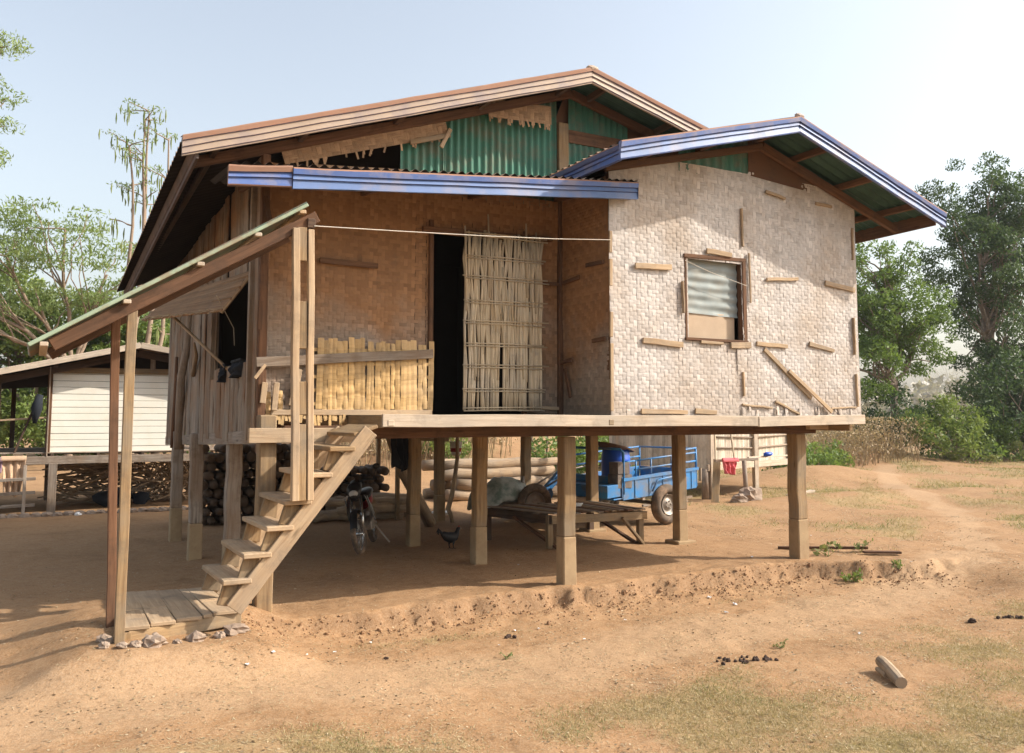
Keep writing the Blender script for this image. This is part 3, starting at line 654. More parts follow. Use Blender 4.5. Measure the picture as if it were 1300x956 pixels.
bar1('eave_board', W_BROWN, right_roof, (7.28, -.96, roof_r(7.28)-.075), (7.28, 5.2, roof_r(7.28)-.165), .03, .15)
PY0 = -.6
a0, a1 = V((-.44, PY0, 3.51)), V((3.33, PY0, 3.87)); b0, b1 = V((-.44, .5, 3.62)), V((3.33, .5, 3.97))
m = MB(); corr(m, a0, a1, b0, b1, 44, 4, .014)
porch_roof = m.build('porch_roof', M_ROOF, house)
m = MB(); fascia(m, V((.0, PY0+.02, 3.50+.042-.012)), a1+V((-.01, .02, -.012)), (0, -1, 0), .165, BB[:-1]+[(.06, .02, 1)]); m.build('fascia', bm, porch_roof)
m = MB(); fascia(m, V((-.48, PY0+.04, 3.49)), V((-.005, PY0+.025, 3.50+.04)), (0, -1, 0), .16, BB); m.build('fascia', [M_FRUST, M_BLUE, M_BLUEDK, M_FRUST], porch_roof)
m = MB(); fascia(m, a1+V((-.012, .03, -.012)), b1+V((-.012, 0, -.02)), (1, 0, 0), .15, BB); m.build('fascia', bm, porch_roof)
for x in (-.2, .9, 2.0, 3.0): bar1('rafter', W_BROWN, porch_roof, (x, PY0+.06, 3.44+(x+.4)*.0955), (x, .4, 3.55+(x+.4)*.0955), .04, .06)
# left wall of bark boards, with an awning window
y = .45; rs = random.Random(14)
while y < 5.95:
    w = rs.uniform(.14, .26); y2 = min(y+w, 5.98)
    zb_ = 1.50-(y-.4)*.035+rs.uniform(-.10, .03); zt = 3.93-.045*y
    segs = [(zb_, zt)]
    if .7 < (y+y2)/2 < 2.35: segs = [(zb_, 2.10), (2.90, zt)]
    for a, b in segs:
        q = MB(); x_ = -.02+rs.uniform(-.015, .015)
        q.bar((x_, (y+y2)/2, a), (x_+rs.uniform(-.01, .01), (y+y2)/2+rs.uniform(-.015, .015), b), (y2-y)*rs.uniform(.93, 1.02), .018, up=(1, 0, 0), seg=6, wob=.006, c=rs.uniform(.2, .9))
        q.build('wall_plank', W_BARK if y < 3.2 or rs.random() < .6 else W_GREY, house, .004)
    y = y2
bar1('dark_backing', M_VOID, house, (.06, .5, 1.85), (.06, 6, 1.8), .015, .5); bar1('dark_backing', M_VOID, house, (.06, 2.5, 2.7), (.06, 6, 2.65), .015, 1.9); bar1('dark_backing', M_VOID, house, (.06, .5, 3.4), (.06, 3, 3.35), .015, .9)  # added near-black boards keep light out behind the planks
bar1('stud', W_GREY, house, (-.03, 2.42, 2.0), (-.03, 2.42, 2.95), .06, .08, up=(1, 0, 0)); bar1('stud', W_GREY, house, (-.03, .62, 1.4), (-.03, .62, 3.8), .06, .06, up=(1, 0, 0))
m = MB(); m.tube([(-.06, 4.55, 1.2), (-.07, 4.5, 1.7), (-.10, 4.25, 2.1), (-.06, 4.1, 2.5), (-.05, 4.05, 3.0), (-.04, 4.0, 3.5)], [.055, .055, .05, .045, .04, .035], 8); m.build('crooked_pole', W_GREY, house, smooth=True)
m = MB(); m.tube([(-.07, 5.05, 1.2), (-.06, 5.02, 1.8), (-.06, 5.0, 2.4)], [.03, .028, .02], 7); m.build('crooked_pole', W_BROWN, house, smooth=True)
m = MB(); m.tube([(-.06, 3.6, 2.1), (-.09, 3.2, 2.3), (-.16, 2.9, 2.42)], [.03, .025, .012], 7); m.build('crooked_pole', W_LOG, house, smooth=True)
# awning flap
H0, H1, O0, O1 = V((-.02, .68, 2.92)), V((-.47, 2.6, 2.88)), V((-.26, .8, 2.56)), V((-.70, 2.8, 2.66))
fm = MB(); 
fm.grid(lambda u, v: (H0.lerp(H1, u)).lerp(O0.lerp(O1, u), v)+V((0, 0, .006*math.sin(v*28)+.004*noise.noise(V((u*8, v*8, 1))))), 24, 20, .5, 0, 2, .6, cf=lambda i, j: .2+.6*((j*7 % 5)/5))
flap = fm.build('window_flap', W_FLAP, house)
for t in (.12, .4, .68, .97):
    a, b = H0.lerp(O0, t), H1.lerp(O1, t); q = MB(); q.tube([a+V((0, -.02, -.02)), b+V((0, .05, -.02))], .014, 6); q.build('cane_rail', W_FLAP, flap, smooth=True)
for u in (0, .98): bar1('side_rail', W_LIGHT, flap, H0.lerp(H1, u)-V((0, 0, .03)), O0.lerp(O1, u)-V((0, 0, .03)), .03, .03)
m = MB(); rs = random.Random(3)
for i in range(50):
    u = rs.random(); p = O0.lerp(O1, u); m.bar(p, p+V((-rs.uniform(.02, .07), rs.uniform(-.02, .03), rs.uniform(-.04, .01))), .012, .003, c=rs.random())
m.build('frayed_edge', W_CANE, flap)
m = MB(); m.tube([(-.50, 2.35, 2.68), (-.26, 2.02, 2.38), (-.02, 1.62, 2.06)], .016, 7); m.build('flap_prop', W_LIGHT, house, smooth=True)
m = MB(); m.tube([(-.3, .8, 2.68), (-.05, 1.3, 2.45), (0, 1.5, 2.3)], .004, 5); m.build('cord', M_WIRE, house)

def drape(name, mat, base, w, h, axis, label, cat, folds=5, depth=.03, seed=0, over=.12, group=None, taper=.35):
    ax = V(axis).normalized(); nrm = V((-ax.y, ax.x, 0)); m = MB(); b = V(base)
    def P(u, v):
        if v < .15:                       # laid over the rail
            t = v/.15; back = over*(1-t); return b+ax*(w*(u-.5))+V((0, 0, .012*math.sin(t*math.pi)))+nrm*(-back*.3)*(1-t)+V((0, 0, -back*(1-t)*.6))
        t = (v-.15)/.85; L = h*(1-.18*noise.noise(V((u*2.2, seed, 0))))
        f = math.sin(u*folds*2*math.pi+seed)*depth*(.3+t)+depth*noise.noise(V((u*6, t*3, seed)))
        return b+ax*(w*(u-.5)*(1-taper*t)+depth*.4*noise.noise(V((t*4, u*3, seed))))+nrm*(.02+f)+V((0, 0, -L*t))
    m.grid(P, 40, 26, .5, 0, w, h)
    o = m.build(name, mat, None, smooth=True)
    s_ = o.modifiers.new('thick', 'SOLIDIFY'); s_.thickness = .004
    rebase(o); return tag(o, label, cat, group)
drape('dark_cloth', M_DARKCL, (-.06, 1.1, 2.13), .45, .16, (0, -1, 0), 'crumpled black cloth lying on the sill of the side window', 'cloth', 3, .05, 2, .02)
drape('dark_cloth', M_DARKCL, (-.06, 1.75, 2.12), .25, .17, (0, -1, 0), 'dark rag hanging beside the prop of the window awning', 'cloth', 2, .05, 5, .02)

# ------------------------------------------------------------------ wooden stair
stair = thing('wooden_stair', (-.4, -.45, .15), 'short steep plank stair leaning against the porch deck', 'stairs')
SB, ST = V((-.40, 0, .26)), V((.585, 0, 1.50))
for y, ww in ((-.80, .125), (-.10, .11)):
    bar1('stringer', W_LIGHT, stair, SB+V((0, y, 0)), ST+V((0, y, .0)), .035, ww, up=(0, 0, 1), seg=4, wob=.003)
TR = [(-.29, .455), (-.155, .625), (0, .805), (.125, .985), (.28, 1.175), (.45, 1.365)]
for i, (x, z) in enumerate(TR):
    t = bar1('tread', W_LIGHT if i != 5 else W_TAN, stair, (x-.095, -.845, z), (x-.105, -.055, z+R(-.006, .006)), .20, .036, up=(0, 0, 1), bevel=.006)
    for y in (-.765, -.135):
        bar1('cleat', W_TAN, stair, (x-.12, y, z-.02), (x-.15, y, z-.17), .11, .03, up=(0, 1, 0), w1=.14)
bar1('tread', W_TAN, stair, (.55, -.80, 1.50), (.55, -.10, 1.50), .20, .028, up=(-.35, 0, 1))
# landing
land = thing('landing_platform', (-.72, -.2, 0), 'low plank platform at the foot of the stair', 'platform')
A_, B_, C_, D_ = V((-1.10, -.80, .20)), V((-.29, -.56, .20)), V((-.34, .38, .20)), V((-1.07, .50, .20))
cuts = [0, .21, .42, .645, .74, 1.0]
for i in range(5):
    u0, u1 = cuts[i]+.008, cuts[i+1]-.012
    um = (u0+u1)/2; a = A_.lerp(B_, um); b = D_.lerp(C_, um); w = (B_-A_).length*(u1-u0)
    sp = .42
    for t0, t1, dz in (((0, sp, 0), (sp+.006, 1, .003)) if i in (0, 1, 4) else ((0, 1, 0),)):
        bar1('plank', W_LIGHT, land, a.lerp(b, t0)+V((0, 0, dz)), a.lerp(b, t1)+V((0, 0, dz)), w, .026, bevel=.004)
bar1('side_board', W_TAN, land, A_+V((.03, .03, -.06)), B_+V((-.02, .03, -.06)), .025, .09)
bar1('side_board', W_TAN, land, A_+V((-.01, -.02, -.07)), D_+V((-.01, .0, -.07)), .025, .11)
bar1('side_board', W_TAN, land, B_+V((-.01, .02, -.075)), C_+V((-.01, 0, -.075)), .025, .12)
for p in (A_, B_, C_, D_): bar1('leg', W_TAN, land, p+V((.02 if p.x < -.8 else -.03, .04 if p.y < 0 else -.04, -.3)), p+V((.02 if p.x < -.8 else -.03, .04 if p.y < 0 else -.04, -.02)), .06, .06)
# canopy over the stair
can = thing('stair_canopy', (-1.15, -.5, 0), 'sloping tin canopy over the stair on thin timber posts', 'canopy')
ct, cl = V((.03, 0, 3.18)), V((-1.73, 0, 2.055))
m = MB(); corr(m, ct+V((0, -.92, 0)), ct+V((0, .12, 0)), cl+V((0, -.92, 0)), cl+V((0, .12, 0)), 9, 6, .014, V((-.54, 0, .84)))
sh = m.build('roof_sheet', M_CANR, can); s_ = sh.modifiers.new('thick', 'SOLIDIFY'); s_.thickness = .006
bar1('edge_strip', M_CANE_EDGE, can, ct+V((0, -.935, -.012)), cl+V((.0, -.935, -.0)), .012, .026, up=(0, 0, 1))
bar1('rafter', W_BROWN, can, (.12, -.86, 3.10), (-1.60, -.86, 2.065), .045, .085)
bar1('rafter', W_BROWN, can, (.12, .02, 3.11), (-1.60, .02, 2.06), .045, .085)
for t in (.02, .2, .42, .68, .95):
    p = ct.lerp(cl, t); bar1('purlin', W_PALE if t > .1 else W_LIGHT, can, p+V((0, -.93, -.045)), p+V((0, .10, -.045)), .05, .028)
bar1('post', W_TAN, can, (-1.13, -.85, -.03), (-1.125, -.85, 2.40), .062, .058, up=(0, 1, 0), seg=5, wob=.004)
bar1('post', W_BROWN, can, (-1.14, -.28, -.03), (-1.185, -.28, 2.36), .058, .058, up=(0, 1, 0), seg=5, wob=.004)
for x, c_ in ((-.045, .5), (.065, .7)):
    bar1('post', W_LIGHT, can, (x+.035, -.885, 1.0), (x, -.885, 2.99), .05 if x < 0 else .045, .06, up=(0, 1, 0), c=c_, seg=4, wob=.003)
for z0, z1 in ((1.0, 1.55), (1.62, 1.86), (2.1, 2.45), (2.75, 3.0)):
    bar1('spacer', W_TAN, can, (.035-.018*(z0-1), -.885, z0), (.035-.018*(z1-1), -.885, z1), .07, .045, up=(0, 1, 0))
bar1('tie_beam', W_DARK, can, (.07, -.90, 3.04), (.02, .36, 3.18), .06, .07)
# cord across the porch
m = MB(); m.tube([(.09, -.9, 3.02), (.8, -.80, 3.075), (1.6, -.69, 3.14), (2.4, -.575, 3.215), (3.07, -.485, 3.29)], .0035, 5)
tag(rebase(m.build('cord', M_WIRE, None)), 'thin pale cord stretched across the front of the porch', 'cord')
# ------------------------------------------------------------------ stones, dung, litter
def rock(name, x, y, r, mat, label, cat, group=None, sq=(1, 1, .7), z=None, nz=.5, seed=None):
    m = MB(); m.blob((x, y, (gz(x, y) if z is None else z)+r*sq[2]*.45), r, nz, 2.2, 12, sq=sq, seed=seed if seed is not None else R(0, 99))
    return tag(rebase(m.build(name, mat)), label, cat, group)
rock('stone', -.93, -.93, .075, M_STONE, 'largest pale stone propping the front board of the landing', 'stone')
rock('stone', -.64, -.80, .062, M_STONE, 'pale stone under the middle of the landing front', 'stone')
rock('stone', -.36, -.70, .07, M_STONE, 'flat stone under the stair end of the landing', 'stone', sq=(1.3, 1, .6))
for x, y, r in ((-1.04, -.97, .04), (-1.12, -.98, .035), (-1.22, -.93, .035), (-1.21, -.72, .045), (-.48, -.76, .04), (-.78, -.90, .03), (-1.18, -.82, .03)):
    rock('stone', x, y, r, M_STONE, 'small pale stone piled around the landing post', 'stone', 'small stones around the landing')
def dungpile(x, y, n, sp, label):
    m = MB(); rs = random.Random(int(x*100))
    for _ in range(n):
        a, b = rs.gauss(0, sp), rs.gauss(0, sp*.45); r = rs.uniform(.008, .021); ex = x+a*.88+b*.4; ey = y-a*.4+b*.8
        m.blob((ex, ey, gz(ex, ey)+r*.4), r, .5, 3, 8, seed=rs.uniform(0, 50))
    tag(rebase(m.build('dung_heap', M_DUNG)), label, 'dung')
dungpile(2.98, -2.24, 26, .13, 'long scatter of dark dung in the middle of the front dirt')
dungpile(6.05, -2.35, 9, .06, 'dark dung lumps on the dirt at the far right')
dungpile(1.78, -.78, 5, .03, 'small dark dung lump on the grass in front of the middle post')
rock('dung_ball', 5.65, -2.27, .035, M_DUNG, 'single round dark dung ball left of the right hand lumps', 'dung')
rock('dung_ball', .66, -1.0, .018, M_DUNG, 'tiny dark lump on the dirt before the stair', 'dung')
rs = random.Random(77)
lit = [(4.2, -.5), (1.95, -.62), (2.15, -.68), (.7, -.55), (.35, -.75), (4.3, -.75), (5.6, .35), (4.0, -.95), (.1, -.9), (1.3, -.75), (-.4, -1.3), (2.7, -.8), (3.0, -.75), (3.3, -.7), (6.9, -.75), (.5, -.45), (-.2, -1.15), (8.5, 1.2), (7.6, 1.3), (4.9, .8), (1.6, -1.0), (3.2, -2.2), (4.4, -2.1), (.9, -.9), (2.3, -1.15), (-1.0, 7.4), (3.0, 1.2)]
for x, y in lit[::2]+lit[1:8:2]:
    m = MB(); z = gz(x, y)+.012; s_ = rs.uniform(.012, .03); a = rs.uniform(0, 6)
    m.grid(lambda u, v: (x+math.cos(a)*(u-.5)*s_*1.6-math.sin(a)*(v-.5)*s_, y+math.sin(a)*(u-.5)*s_*1.6+math.cos(a)*(v-.5)*s_, z+.6*s_*noise.noise(V((u*3+x, v*3, a)))), 5, 4, .5)
    tag(rebase(m.build('litter_scrap', M_LITTER)), 'small white paper scrap lying on the dirt yard', 'litter', 'white litter scraps on the ground')
# clods along the eroded bank
m = MB(); rs = random.Random(31)
for _ in range(2000):
    x = rs.uniform(-.9, 7.2); y = bank_y(x)-.03-abs(rs.gauss(0, .2)); r = rs.uniform(.003, .010)*(1+(rs.random() < .05)*1.2)
    m.blob((x, y, gz(x, y)+r*.3), r, .5, 2, 6, c=rs.random(), seed=rs.uniform(0, 50))
o = m.build('soil_clods', M_SOILR); o['kind'] = 'stuff'; o['label'] = 'crumbled earth along the eroded bank'
# log in the foreground, plank by the right post
m = MB(); m.tube([(3.70, -2.86, -.135), (3.64, -2.95, -.14), (3.55, -3.08, -.15), (3.47, -3.20, -.165)], [.040, .044, .044, .04], 11)
m.tube([(3.62, -2.89, -.17), (3.56, -3.02, -.175)], [.016, .022], 8)
tag(rebase(m.build('cut_log', W_LOG, smooth=False)), 'pale cut log end lying in the front dirt', 'log')
bl = MB(); bl.bar((6.33, .66, .02), (7.1, -.02, .05), .05, .03); bl.build('x', W_BROWN) if 0 else None
tag(rebase(bl.build('loose_plank', W_BROWN)), 'long thin brown plank on the ground beyond the right corner post', 'plank')
bl = MB(); bl.bar((6.9, -.12, .03), (7.25, -.35, .03), .09, .025); tag(rebase(bl.build('loose_plank', W_BROWN)), 'short brown board tip beside the right end of the bank', 'plank')

# ------------------------------------------------------------------ leaves
def leafmesh(name, ctr, nrm_bias, size, mat, parent=None, aspect=2.2, cvals=None, droop=0, seed=0):
    g = np.random.default_rng(seed); n = len(ctr); ctr = np.asarray(ctr, dtype=np.float64)
    d = g.normal(size=(n, 3)); d[:, 2] -= droop; d[:, 2] *= .12 if nrm_bias[2] >= 3 else 1; d /= np.linalg.norm(d, axis=1)[:, None]
    t = g.normal(size=(n, 3)); t += np.array(nrm_bias)
    w = np.cross(d, t); w /= np.linalg.norm(w, axis=1)[:, None]+1e-9
    s = size*g.uniform(.6, 1.3, n)[:, None]
    if ctr.shape[1] == 3 and isinstance(size, np.ndarray): s = size[:, None]
    a = ctr-d*s/2; b = ctr+w*s/(2*aspect); c = ctr+d*s/2; e = ctr-w*s/(2*aspect)
    v = np.stack([a, b, c, e], 1).reshape(-1, 3)
    o0 = ORG.get(parent.name, V((0, 0, 0))) if parent else V((0, 0, 0)); v -= np.array(o0)
    me = bpy.data.meshes.new(name); me.vertices.add(4*n); me.vertices.foreach_set('co', v.astype(np.float32).ravel())
    me.loops.add(4*n); me.loops.foreach_set('vertex_index', np.arange(4*n, dtype=np.int32))
    me.polygons.add(n); me.polygons.foreach_set('loop_start', np.arange(0, 4*n, 4, dtype=np.int32)); me.polygons.foreach_set('loop_total', np.full(n, 4, dtype=np.int32))
    cv = g.uniform(0, 1, n) if cvals is None else np.clip(cvals+g.normal(0, .18, n), 0, 1)
    at = me.attributes.new('c', 'FLOAT', 'CORNER'); at.data.foreach_set('value', np.repeat(cv, 4).astype(np.float32))
    me.materials.append(mat); me.update(); me.validate()
    ob = bpy.data.objects.new(name, me); COL.objects.link(ob)
    if parent: ob.parent = parent; ORG[ob.name] = o0
    return ob
def clumps(g, cs, per, spread):
    out = []; cv = []
    for c, r in cs:
        n = int(per*r*r); p = g.normal(size=(n, 3)); p /= np.linalg.norm(p, axis=1)[:, None]; rad = g.uniform(.25, 1, n)**.6
        out.append(np.array(c)+p*(rad*r)[:, None]*np.array(spread)); cv.append(np.full(n, g.uniform(.15, .85)))
    return np.concatenate(out), np.concatenate(cv)
def limb(m, a, b, r0, r1, seed=0, n=5, sag=.1):
    rs = random.Random(seed); a, b = V(a), V(b); L = (b-a).length; pts = []
    for k in range(n+1):
        t = k/n; p = a.lerp(b, t)
        if 0 < k < n: p = p+V((rs.uniform(-1, 1), rs.uniform(-1, 1), rs.uniform(-.3, .8)))*L*.06
        pts.append(p)
    m.tube(pts, [r0+(r1-r0)*k/n for k in range(n+1)], 7, cap=False); return pts
def tree(name, base, H, ell, nclump, cr, per, leaf, mat, bark, label, cat='tree', group=None, seed=0, tr=.16, bot=.3, droop=.3, fork=.45, sq=(1, 1, .7), aspect=2.2, nb=14):
    """ell: list of (dx,dy,z,rx,ry,rz) crown lobes, base-relative"""
    g = np.random.default_rng(seed); bx, by = base; bz = gz(bx, by)
    t = thing(name, (bx, by, bz), label, cat, group)
    cs = []
    tot = sum(e[3]*e[4]*e[5] for e in ell)
    for e in ell:
        for _ in range(max(2, int(nclump*e[3]*e[4]*e[5]/tot))):
            p = g.normal(size=3); p /= np.linalg.norm(p); p *= g.uniform(.35, 1)**.5
            cs.append(((bx+e[0]+p[0]*e[3], by+e[1]+p[1]*e[4], bz+e[2]+p[2]*e[5]), cr*g.uniform(.55, 1.25)))
    pts, cv = clumps(g, cs, per, sq)
    m = MB(); f = V((bx+g.normal()*.15, by, bz+H*fork)); 
    limb(m, (bx, by, bz-.2), f, tr, tr*.75, seed)
    for e in ell:
        mid = V((bx+e[0]*.8, by+e[1]*.8, bz+e[2]-e[5]*.3)); pl = limb(m, f, mid, tr*.6, tr*.3, seed+3)
        tgt = [c for c in cs if abs(c[0][0]-bx-e[0]) < e[3]*1.1 and abs(c[0][2]-bz-e[2]) < e[5]*1.1]
        for c, r in tgt[::max(1, len(tgt)//nb)]: limb(m, pl[random.Random(int(c[0]*50)).randint(2, len(pl)-1)], c, tr*.22, .012, int(c[0]*90), 4)
    m.build('trunk', bark, t, smooth=True)
    leafmesh('crown', pts, (0, 0, .6), leaf, mat, t, aspect, cv, droop, seed)
    return t
# ------- right side
tree('tall_tree', (33.0, 14.5), 12.5, [(-.3, 0, 10.3, 2.4, 2.2, 2.2), (1.4, 0, 9.9, 2.0, 2.0, 2.2), (-.9, 0, 7.8, 2.3, 2.2, 1.9), (1.2, 0, 8.2, 2.6, 2.2, 2.8), (-.6, 0, 5.6, 1.7, 1.8, 1.6), (2.2, .5, 5, 2.4, 2, 2.2), (.6, 0, 3.2, 2.2, 2, 1.8)], 300, .58, 620, .16, L_DARK, M_BARKT,
     'tallest dark green tree at the right edge behind the grass', seed=2, tr=.22, fork=.35, droop=.7, aspect=2.6)
tree('leafy_tree', (26.9, 14.5), 8.5, [(-.7, 0, 7.2, 1.3, 1.4, 1.15), (.2, 0, 5.3, 1.9, 1.8, 1.3), (1.2, 0, 4.0, 1.5, 1.5, 1.0), (-1.4, 0, 5.2, 1.3, 1.4, 1.4), (-1.5, 0, 3.2, 1.3, 1.2, 1.1)], 190, .48, 760, .15, L_MID, M_BARKT,
     'mid green leafy tree just right of the house wall', seed=5, tr=.16, fork=.3, droop=.2, aspect=2.6)
def bush(name, x, y, r, h, n, leaf, mat, label, group=None, seed=0, sq=None, cat='bush', aspect=2.2):
    g = np.random.default_rng(seed); z = gz(x, y); cs = []
    for _ in range(int(n*1.9)):
        a = g.uniform(0, 6.28); q = r*math.sqrt(g.uniform(0, 1)); hh = h*(1-.5*(q/r)**2)*g.uniform(.15, .95)
        cs.append(((x+q*math.cos(a), y+q*math.sin(a), z+hh), g.uniform(.14, .30)*min(r, h)+.06))
    t = thing(name, (x, y, z), label, cat, group)
    pts, cv = clumps(g, cs, 620*(.15/leaf)**2, (1, 1, .85))
    m = MB()
    for c, rr in cs[::4]: limb(m, (x+g.normal()*.1*r, y+g.normal()*.1*r, z-.05), c, .02*h**.5, .005, int(c[0]*70), 4)
    m.build('stem', M_BARKT, t); leafmesh('foliage', pts, (0, 0, .8), leaf, mat, t, aspect, cv, .1, seed)
    return t
bush('bush', 27.0, 15.2, 1.9, 3.1, 26, .16, L_DARK, 'dark bush under the mid green tree beside the house corner', seed=1)
bush('bush', 27.2, 12.9, 1.45, 2.3, 26, .15, L_LIGHT, 'bright green bush between the two right hand trees', seed=2)
bush('bush', 29.3, 13.2, 1.7, 2.4, 24, .16, L_MID, 'rounded green bush left of the tallest tree trunk', seed=3)
bush('bush', 31.6, 12.6, 2.2, 4.2, 36, .17, L_DARK, 'big dark bush at the foot of the tallest tree', seed=4)
bush('bush', 34.2, 13.2, 2.4, 5.0, 40, .18, L_DARK, 'dark bush at the right edge below the tallest tree', seed=14)
bush('bush', 19.2, 11.4, .9, .95, 16, .13, L_LIGHT, 'low bright green bush beside the corner post on the grass', seed=5)
bush('bush', 27.5, 12.0, .8, .6, 8, .1, L_GGRASS, 'low pale green weeds at the foot of the bright green bush', seed=15)
bush('bush', 29.5, 11.6, 1.0, .7, 9, .1, L_GGRASS, 'low pale green weeds before the rounded green bush', seed=16)
def brush(name, x, y, r, h, n, mat, label, seed=0, group=None):
    g = np.random.default_rng(seed); m = MB(); t = thing(name, (x, y, gz(x, y)), label, 'brush', group)
    for _ in range(n):
        a = g.uniform(0, 6.28); q = r*math.sqrt(g.uniform(0, 1)); px_, py_ = x+q*math.cos(a), y+q*math.sin(a); z = gz(px_, py_)
        hh = h*g.uniform(.4, 1); dx, dy = g.normal(size=2)*.3*hh
        m.tube([(px_, py_, z), (px_+dx*.4, py_+dy*.4, z+hh*.6), (px_+dx, py_+dy, z+hh)], [.014, .009, .004], 4, c=g.uniform(0, 1), cap=False)
    m.build('twigs', L_DRY if mat is L_DRY else mat, t)
    pts = np.column_stack([x+g.normal(0, r*.5, n*30), y+g.normal(0, r*.5, n*30), gz(x, y)+g.uniform(.05, h*.85, n*30)])
    leafmesh('dry_leaves', pts, (0, 0, .2), .09, mat, t, 3, None, 0, seed)
    return t
brush('dry_brush', 24.0, 13.6, 1.7, 1.5, 150, L_DRY, 'tan dry brush on the mound right of the house corner', 1)
brush('dry_brush', 21.8, 13.3, 1.5, 1.2, 120, L_DRY, 'tan dry brush behind the low bright green bush', 2)
brush('dry_brush', 27.6, 17.5, 2.0, 1.3, 100, L_DRY, 'tan dry brush at the far end of the path', 3)
brush('far_hazed_scrub', 44.0, 22.0, 3.0, 5.0, 200, L_PALE, 'leafless scrub far off between the right hand trees, coloured pale for haze', 4)
brush('far_hazed_scrub', 49.0, 21.5, 3.0, 5.5, 200, L_PALE, 'taller scrub seen just left of the tallest tree, coloured pale for haze', 6)
# behind the house: slope with shrubs seen under the floor
for i, (x, y, r, h, mt, lb) in enumerate([(9.6, 11.3, .9, 1.1, L_MID, 'green shrub on the slope right of the curved pole'), (11.2, 12.0, 1.1, 1.2, L_LIGHT, 'bright green shrub on the slope behind the tractor'),
        (13.0, 12.6, 1.1, 1.1, L_MID, 'green shrub on the slope behind the blue drum'), (15.3, 13.0, 1.4, 1.2, L_LIGHT, 'light green shrub on the slope behind the trailer rails'),
        (17.8, 13.4, 1.3, 1.1, L_MID, 'green shrub on the slope behind the bamboo hut'), (7.4, 13.2, 1.0, .8, L_LIGHT, 'small green shrub above the log pile'), (16.0, 9.4, .9, .9, L_MID, 'low leafy shrub behind the legs of the bamboo hut')]):
    bush('shrub', x, y, r, h, 16, .12, mt, lb, seed=30+i)
brush('dry_brush', 8.2, 14.0, 1.6, 1.6, 120, L_DRY, 'tan dry brush on the slope above the log pile', 7)
brush('dry_brush', 6.0, 13.5, 1.4, 1.5, 90, L_DRY, 'tan dry brush on the slope behind the kitchen shelf', 8)
m = MB()
for (x, y, dx, h) in ((9.3, 11.6, -.25, 2.3), (9.55, 11.5, .15, 2.2), (9.8, 11.4, .3, 2.3)): m.tube([(x, y, gz(x, y)), (x+dx*.4, y, gz(x, y)+h*.5), (x+dx, y, gz(x, y)+h)], [.035, .025, .015], 6)
tag(rebase(m.build('bare_sapling', M_BARKP)), 'bare pale stems rising from the slope behind the tractor', 'sapling')
# ------- left side
tree('broad_tree', (-1.2, 27), 7.5, [(-2.0, 0, 5.0, 2.4, 1.8, 1.6), (.2, 0, 4.6, 2.4, 1.8, 1.6), (1.6, 0, 4.3, 2.4, 1.8, 1.5), (3.8, 0, 3.6, 2.0, 1.8, 1.5), (-4.5, 0, 4.9, 2.2, 1.8, 1.9), (.5, 0, 2.0, 4.5, 1.5, 1.6), (-4, 0, 2.2, 3, 1.5, 1.4)], 210, .85, 480, .19, L_LIGHT, M_BARKT,
     'broad dense green tree rising behind the white shed', seed=11, tr=.2, fork=.2, droop=.1)
tree('broad_tree', (2.6, 30), 7, [(0, 0, 3.8, 2.4, 1.8, 2.0), (1.6, 0, 2.6, 2.2, 1.5, 1.6)], 90, .85, 420, .19, L_LIGHT, M_BARKT,
     'lighter green tree between the white shed and the side wall', seed=12, tr=.18, fork=.2)
tree('feathery_tree', (-.6, 24), 9.5, [(-2.6, 0, 6.9, 2.0, 1.6, .8), (-.6, 0, 7.9, 1.8, 1.4, .7), (1.0, 0, 6.6, 1.5, 1.4, 1.0), (-4.2, 0, 6.2, 1.6, 1.2, .8), (-1.4, 0, 5.4, 1.8, 1.4, .6), (.8, 0, 5.2, 1.2, 1.2, .5), (-3.4, 0, 4.9, 1.6, 1.3, .5)], 150, .60, 270, .18, L_FEATH, M_BARKP,
     'open feathery tree with spreading limbs behind the canopy', seed=13, tr=.13, fork=.32, droop=.9, sq=(1.3, 1.2, .30), aspect=3.8, nb=6)
tree('frond_tree', (-4.6, 19), 13, [(1.5, 0, 11.3, .5, .6, .45), (1.6, 0, 9.9, .5, .6, .7), (1.45, 0, 8.6, .45, .6, .4), (0, 0, 10, 1.2, 1, 2.2)], 120, .55, 620, .14, L_FEATH, M_BARKP,
     'feathery tree whose branch tips enter at the top left edge', seed=15, tr=.15, fork=.4, droop=.8, sq=(1.2, 1.2, .4), aspect=4)
# the thin tree hung with pods
mt = thing('pod_tree', (.9, 21.5, 0), 'thin bare stemmed tree hung with long pods left of the roof', 'tree')
m = MB(); g = random.Random(8); tips = []
for (x0, dx, H) in ((.55, .25, 11.2), (.8, .05, 10.9), (1.15, .5, 10.4), (.9, -.3, 10.0), (1.3, .8, 8.4)):
    pts = [V((x0*.4+.6, 21.5, -.1))]; 
    for k in range(1, 9):
        t = k/8; pts.append(V((x0*.4+.6+dx*t*1.3+g.uniform(-.1, .1), 21.5+g.uniform(-.12, .12)+dx*.3*t, H*t)))
    m.tube(pts, [.10*(1-k/9)+.012 for k in range(9)], 7, cap=False)
    for k in range(4, 9):
        for _ in range(2):
            a = g.uniform(0, 6.28); L = g.uniform(.4, 1.1); e = pts[k]+V((math.cos(a)*L, math.sin(a)*L*.6, g.uniform(.0, .4))); limb(m, pts[k], e, .022, .008, g.randint(0, 999), 4); tips += [e, pts[k].lerp(e, .6)]
m.build('trunk', M_BARKP, mt, smooth=True)
m = MB(); np_ = 0
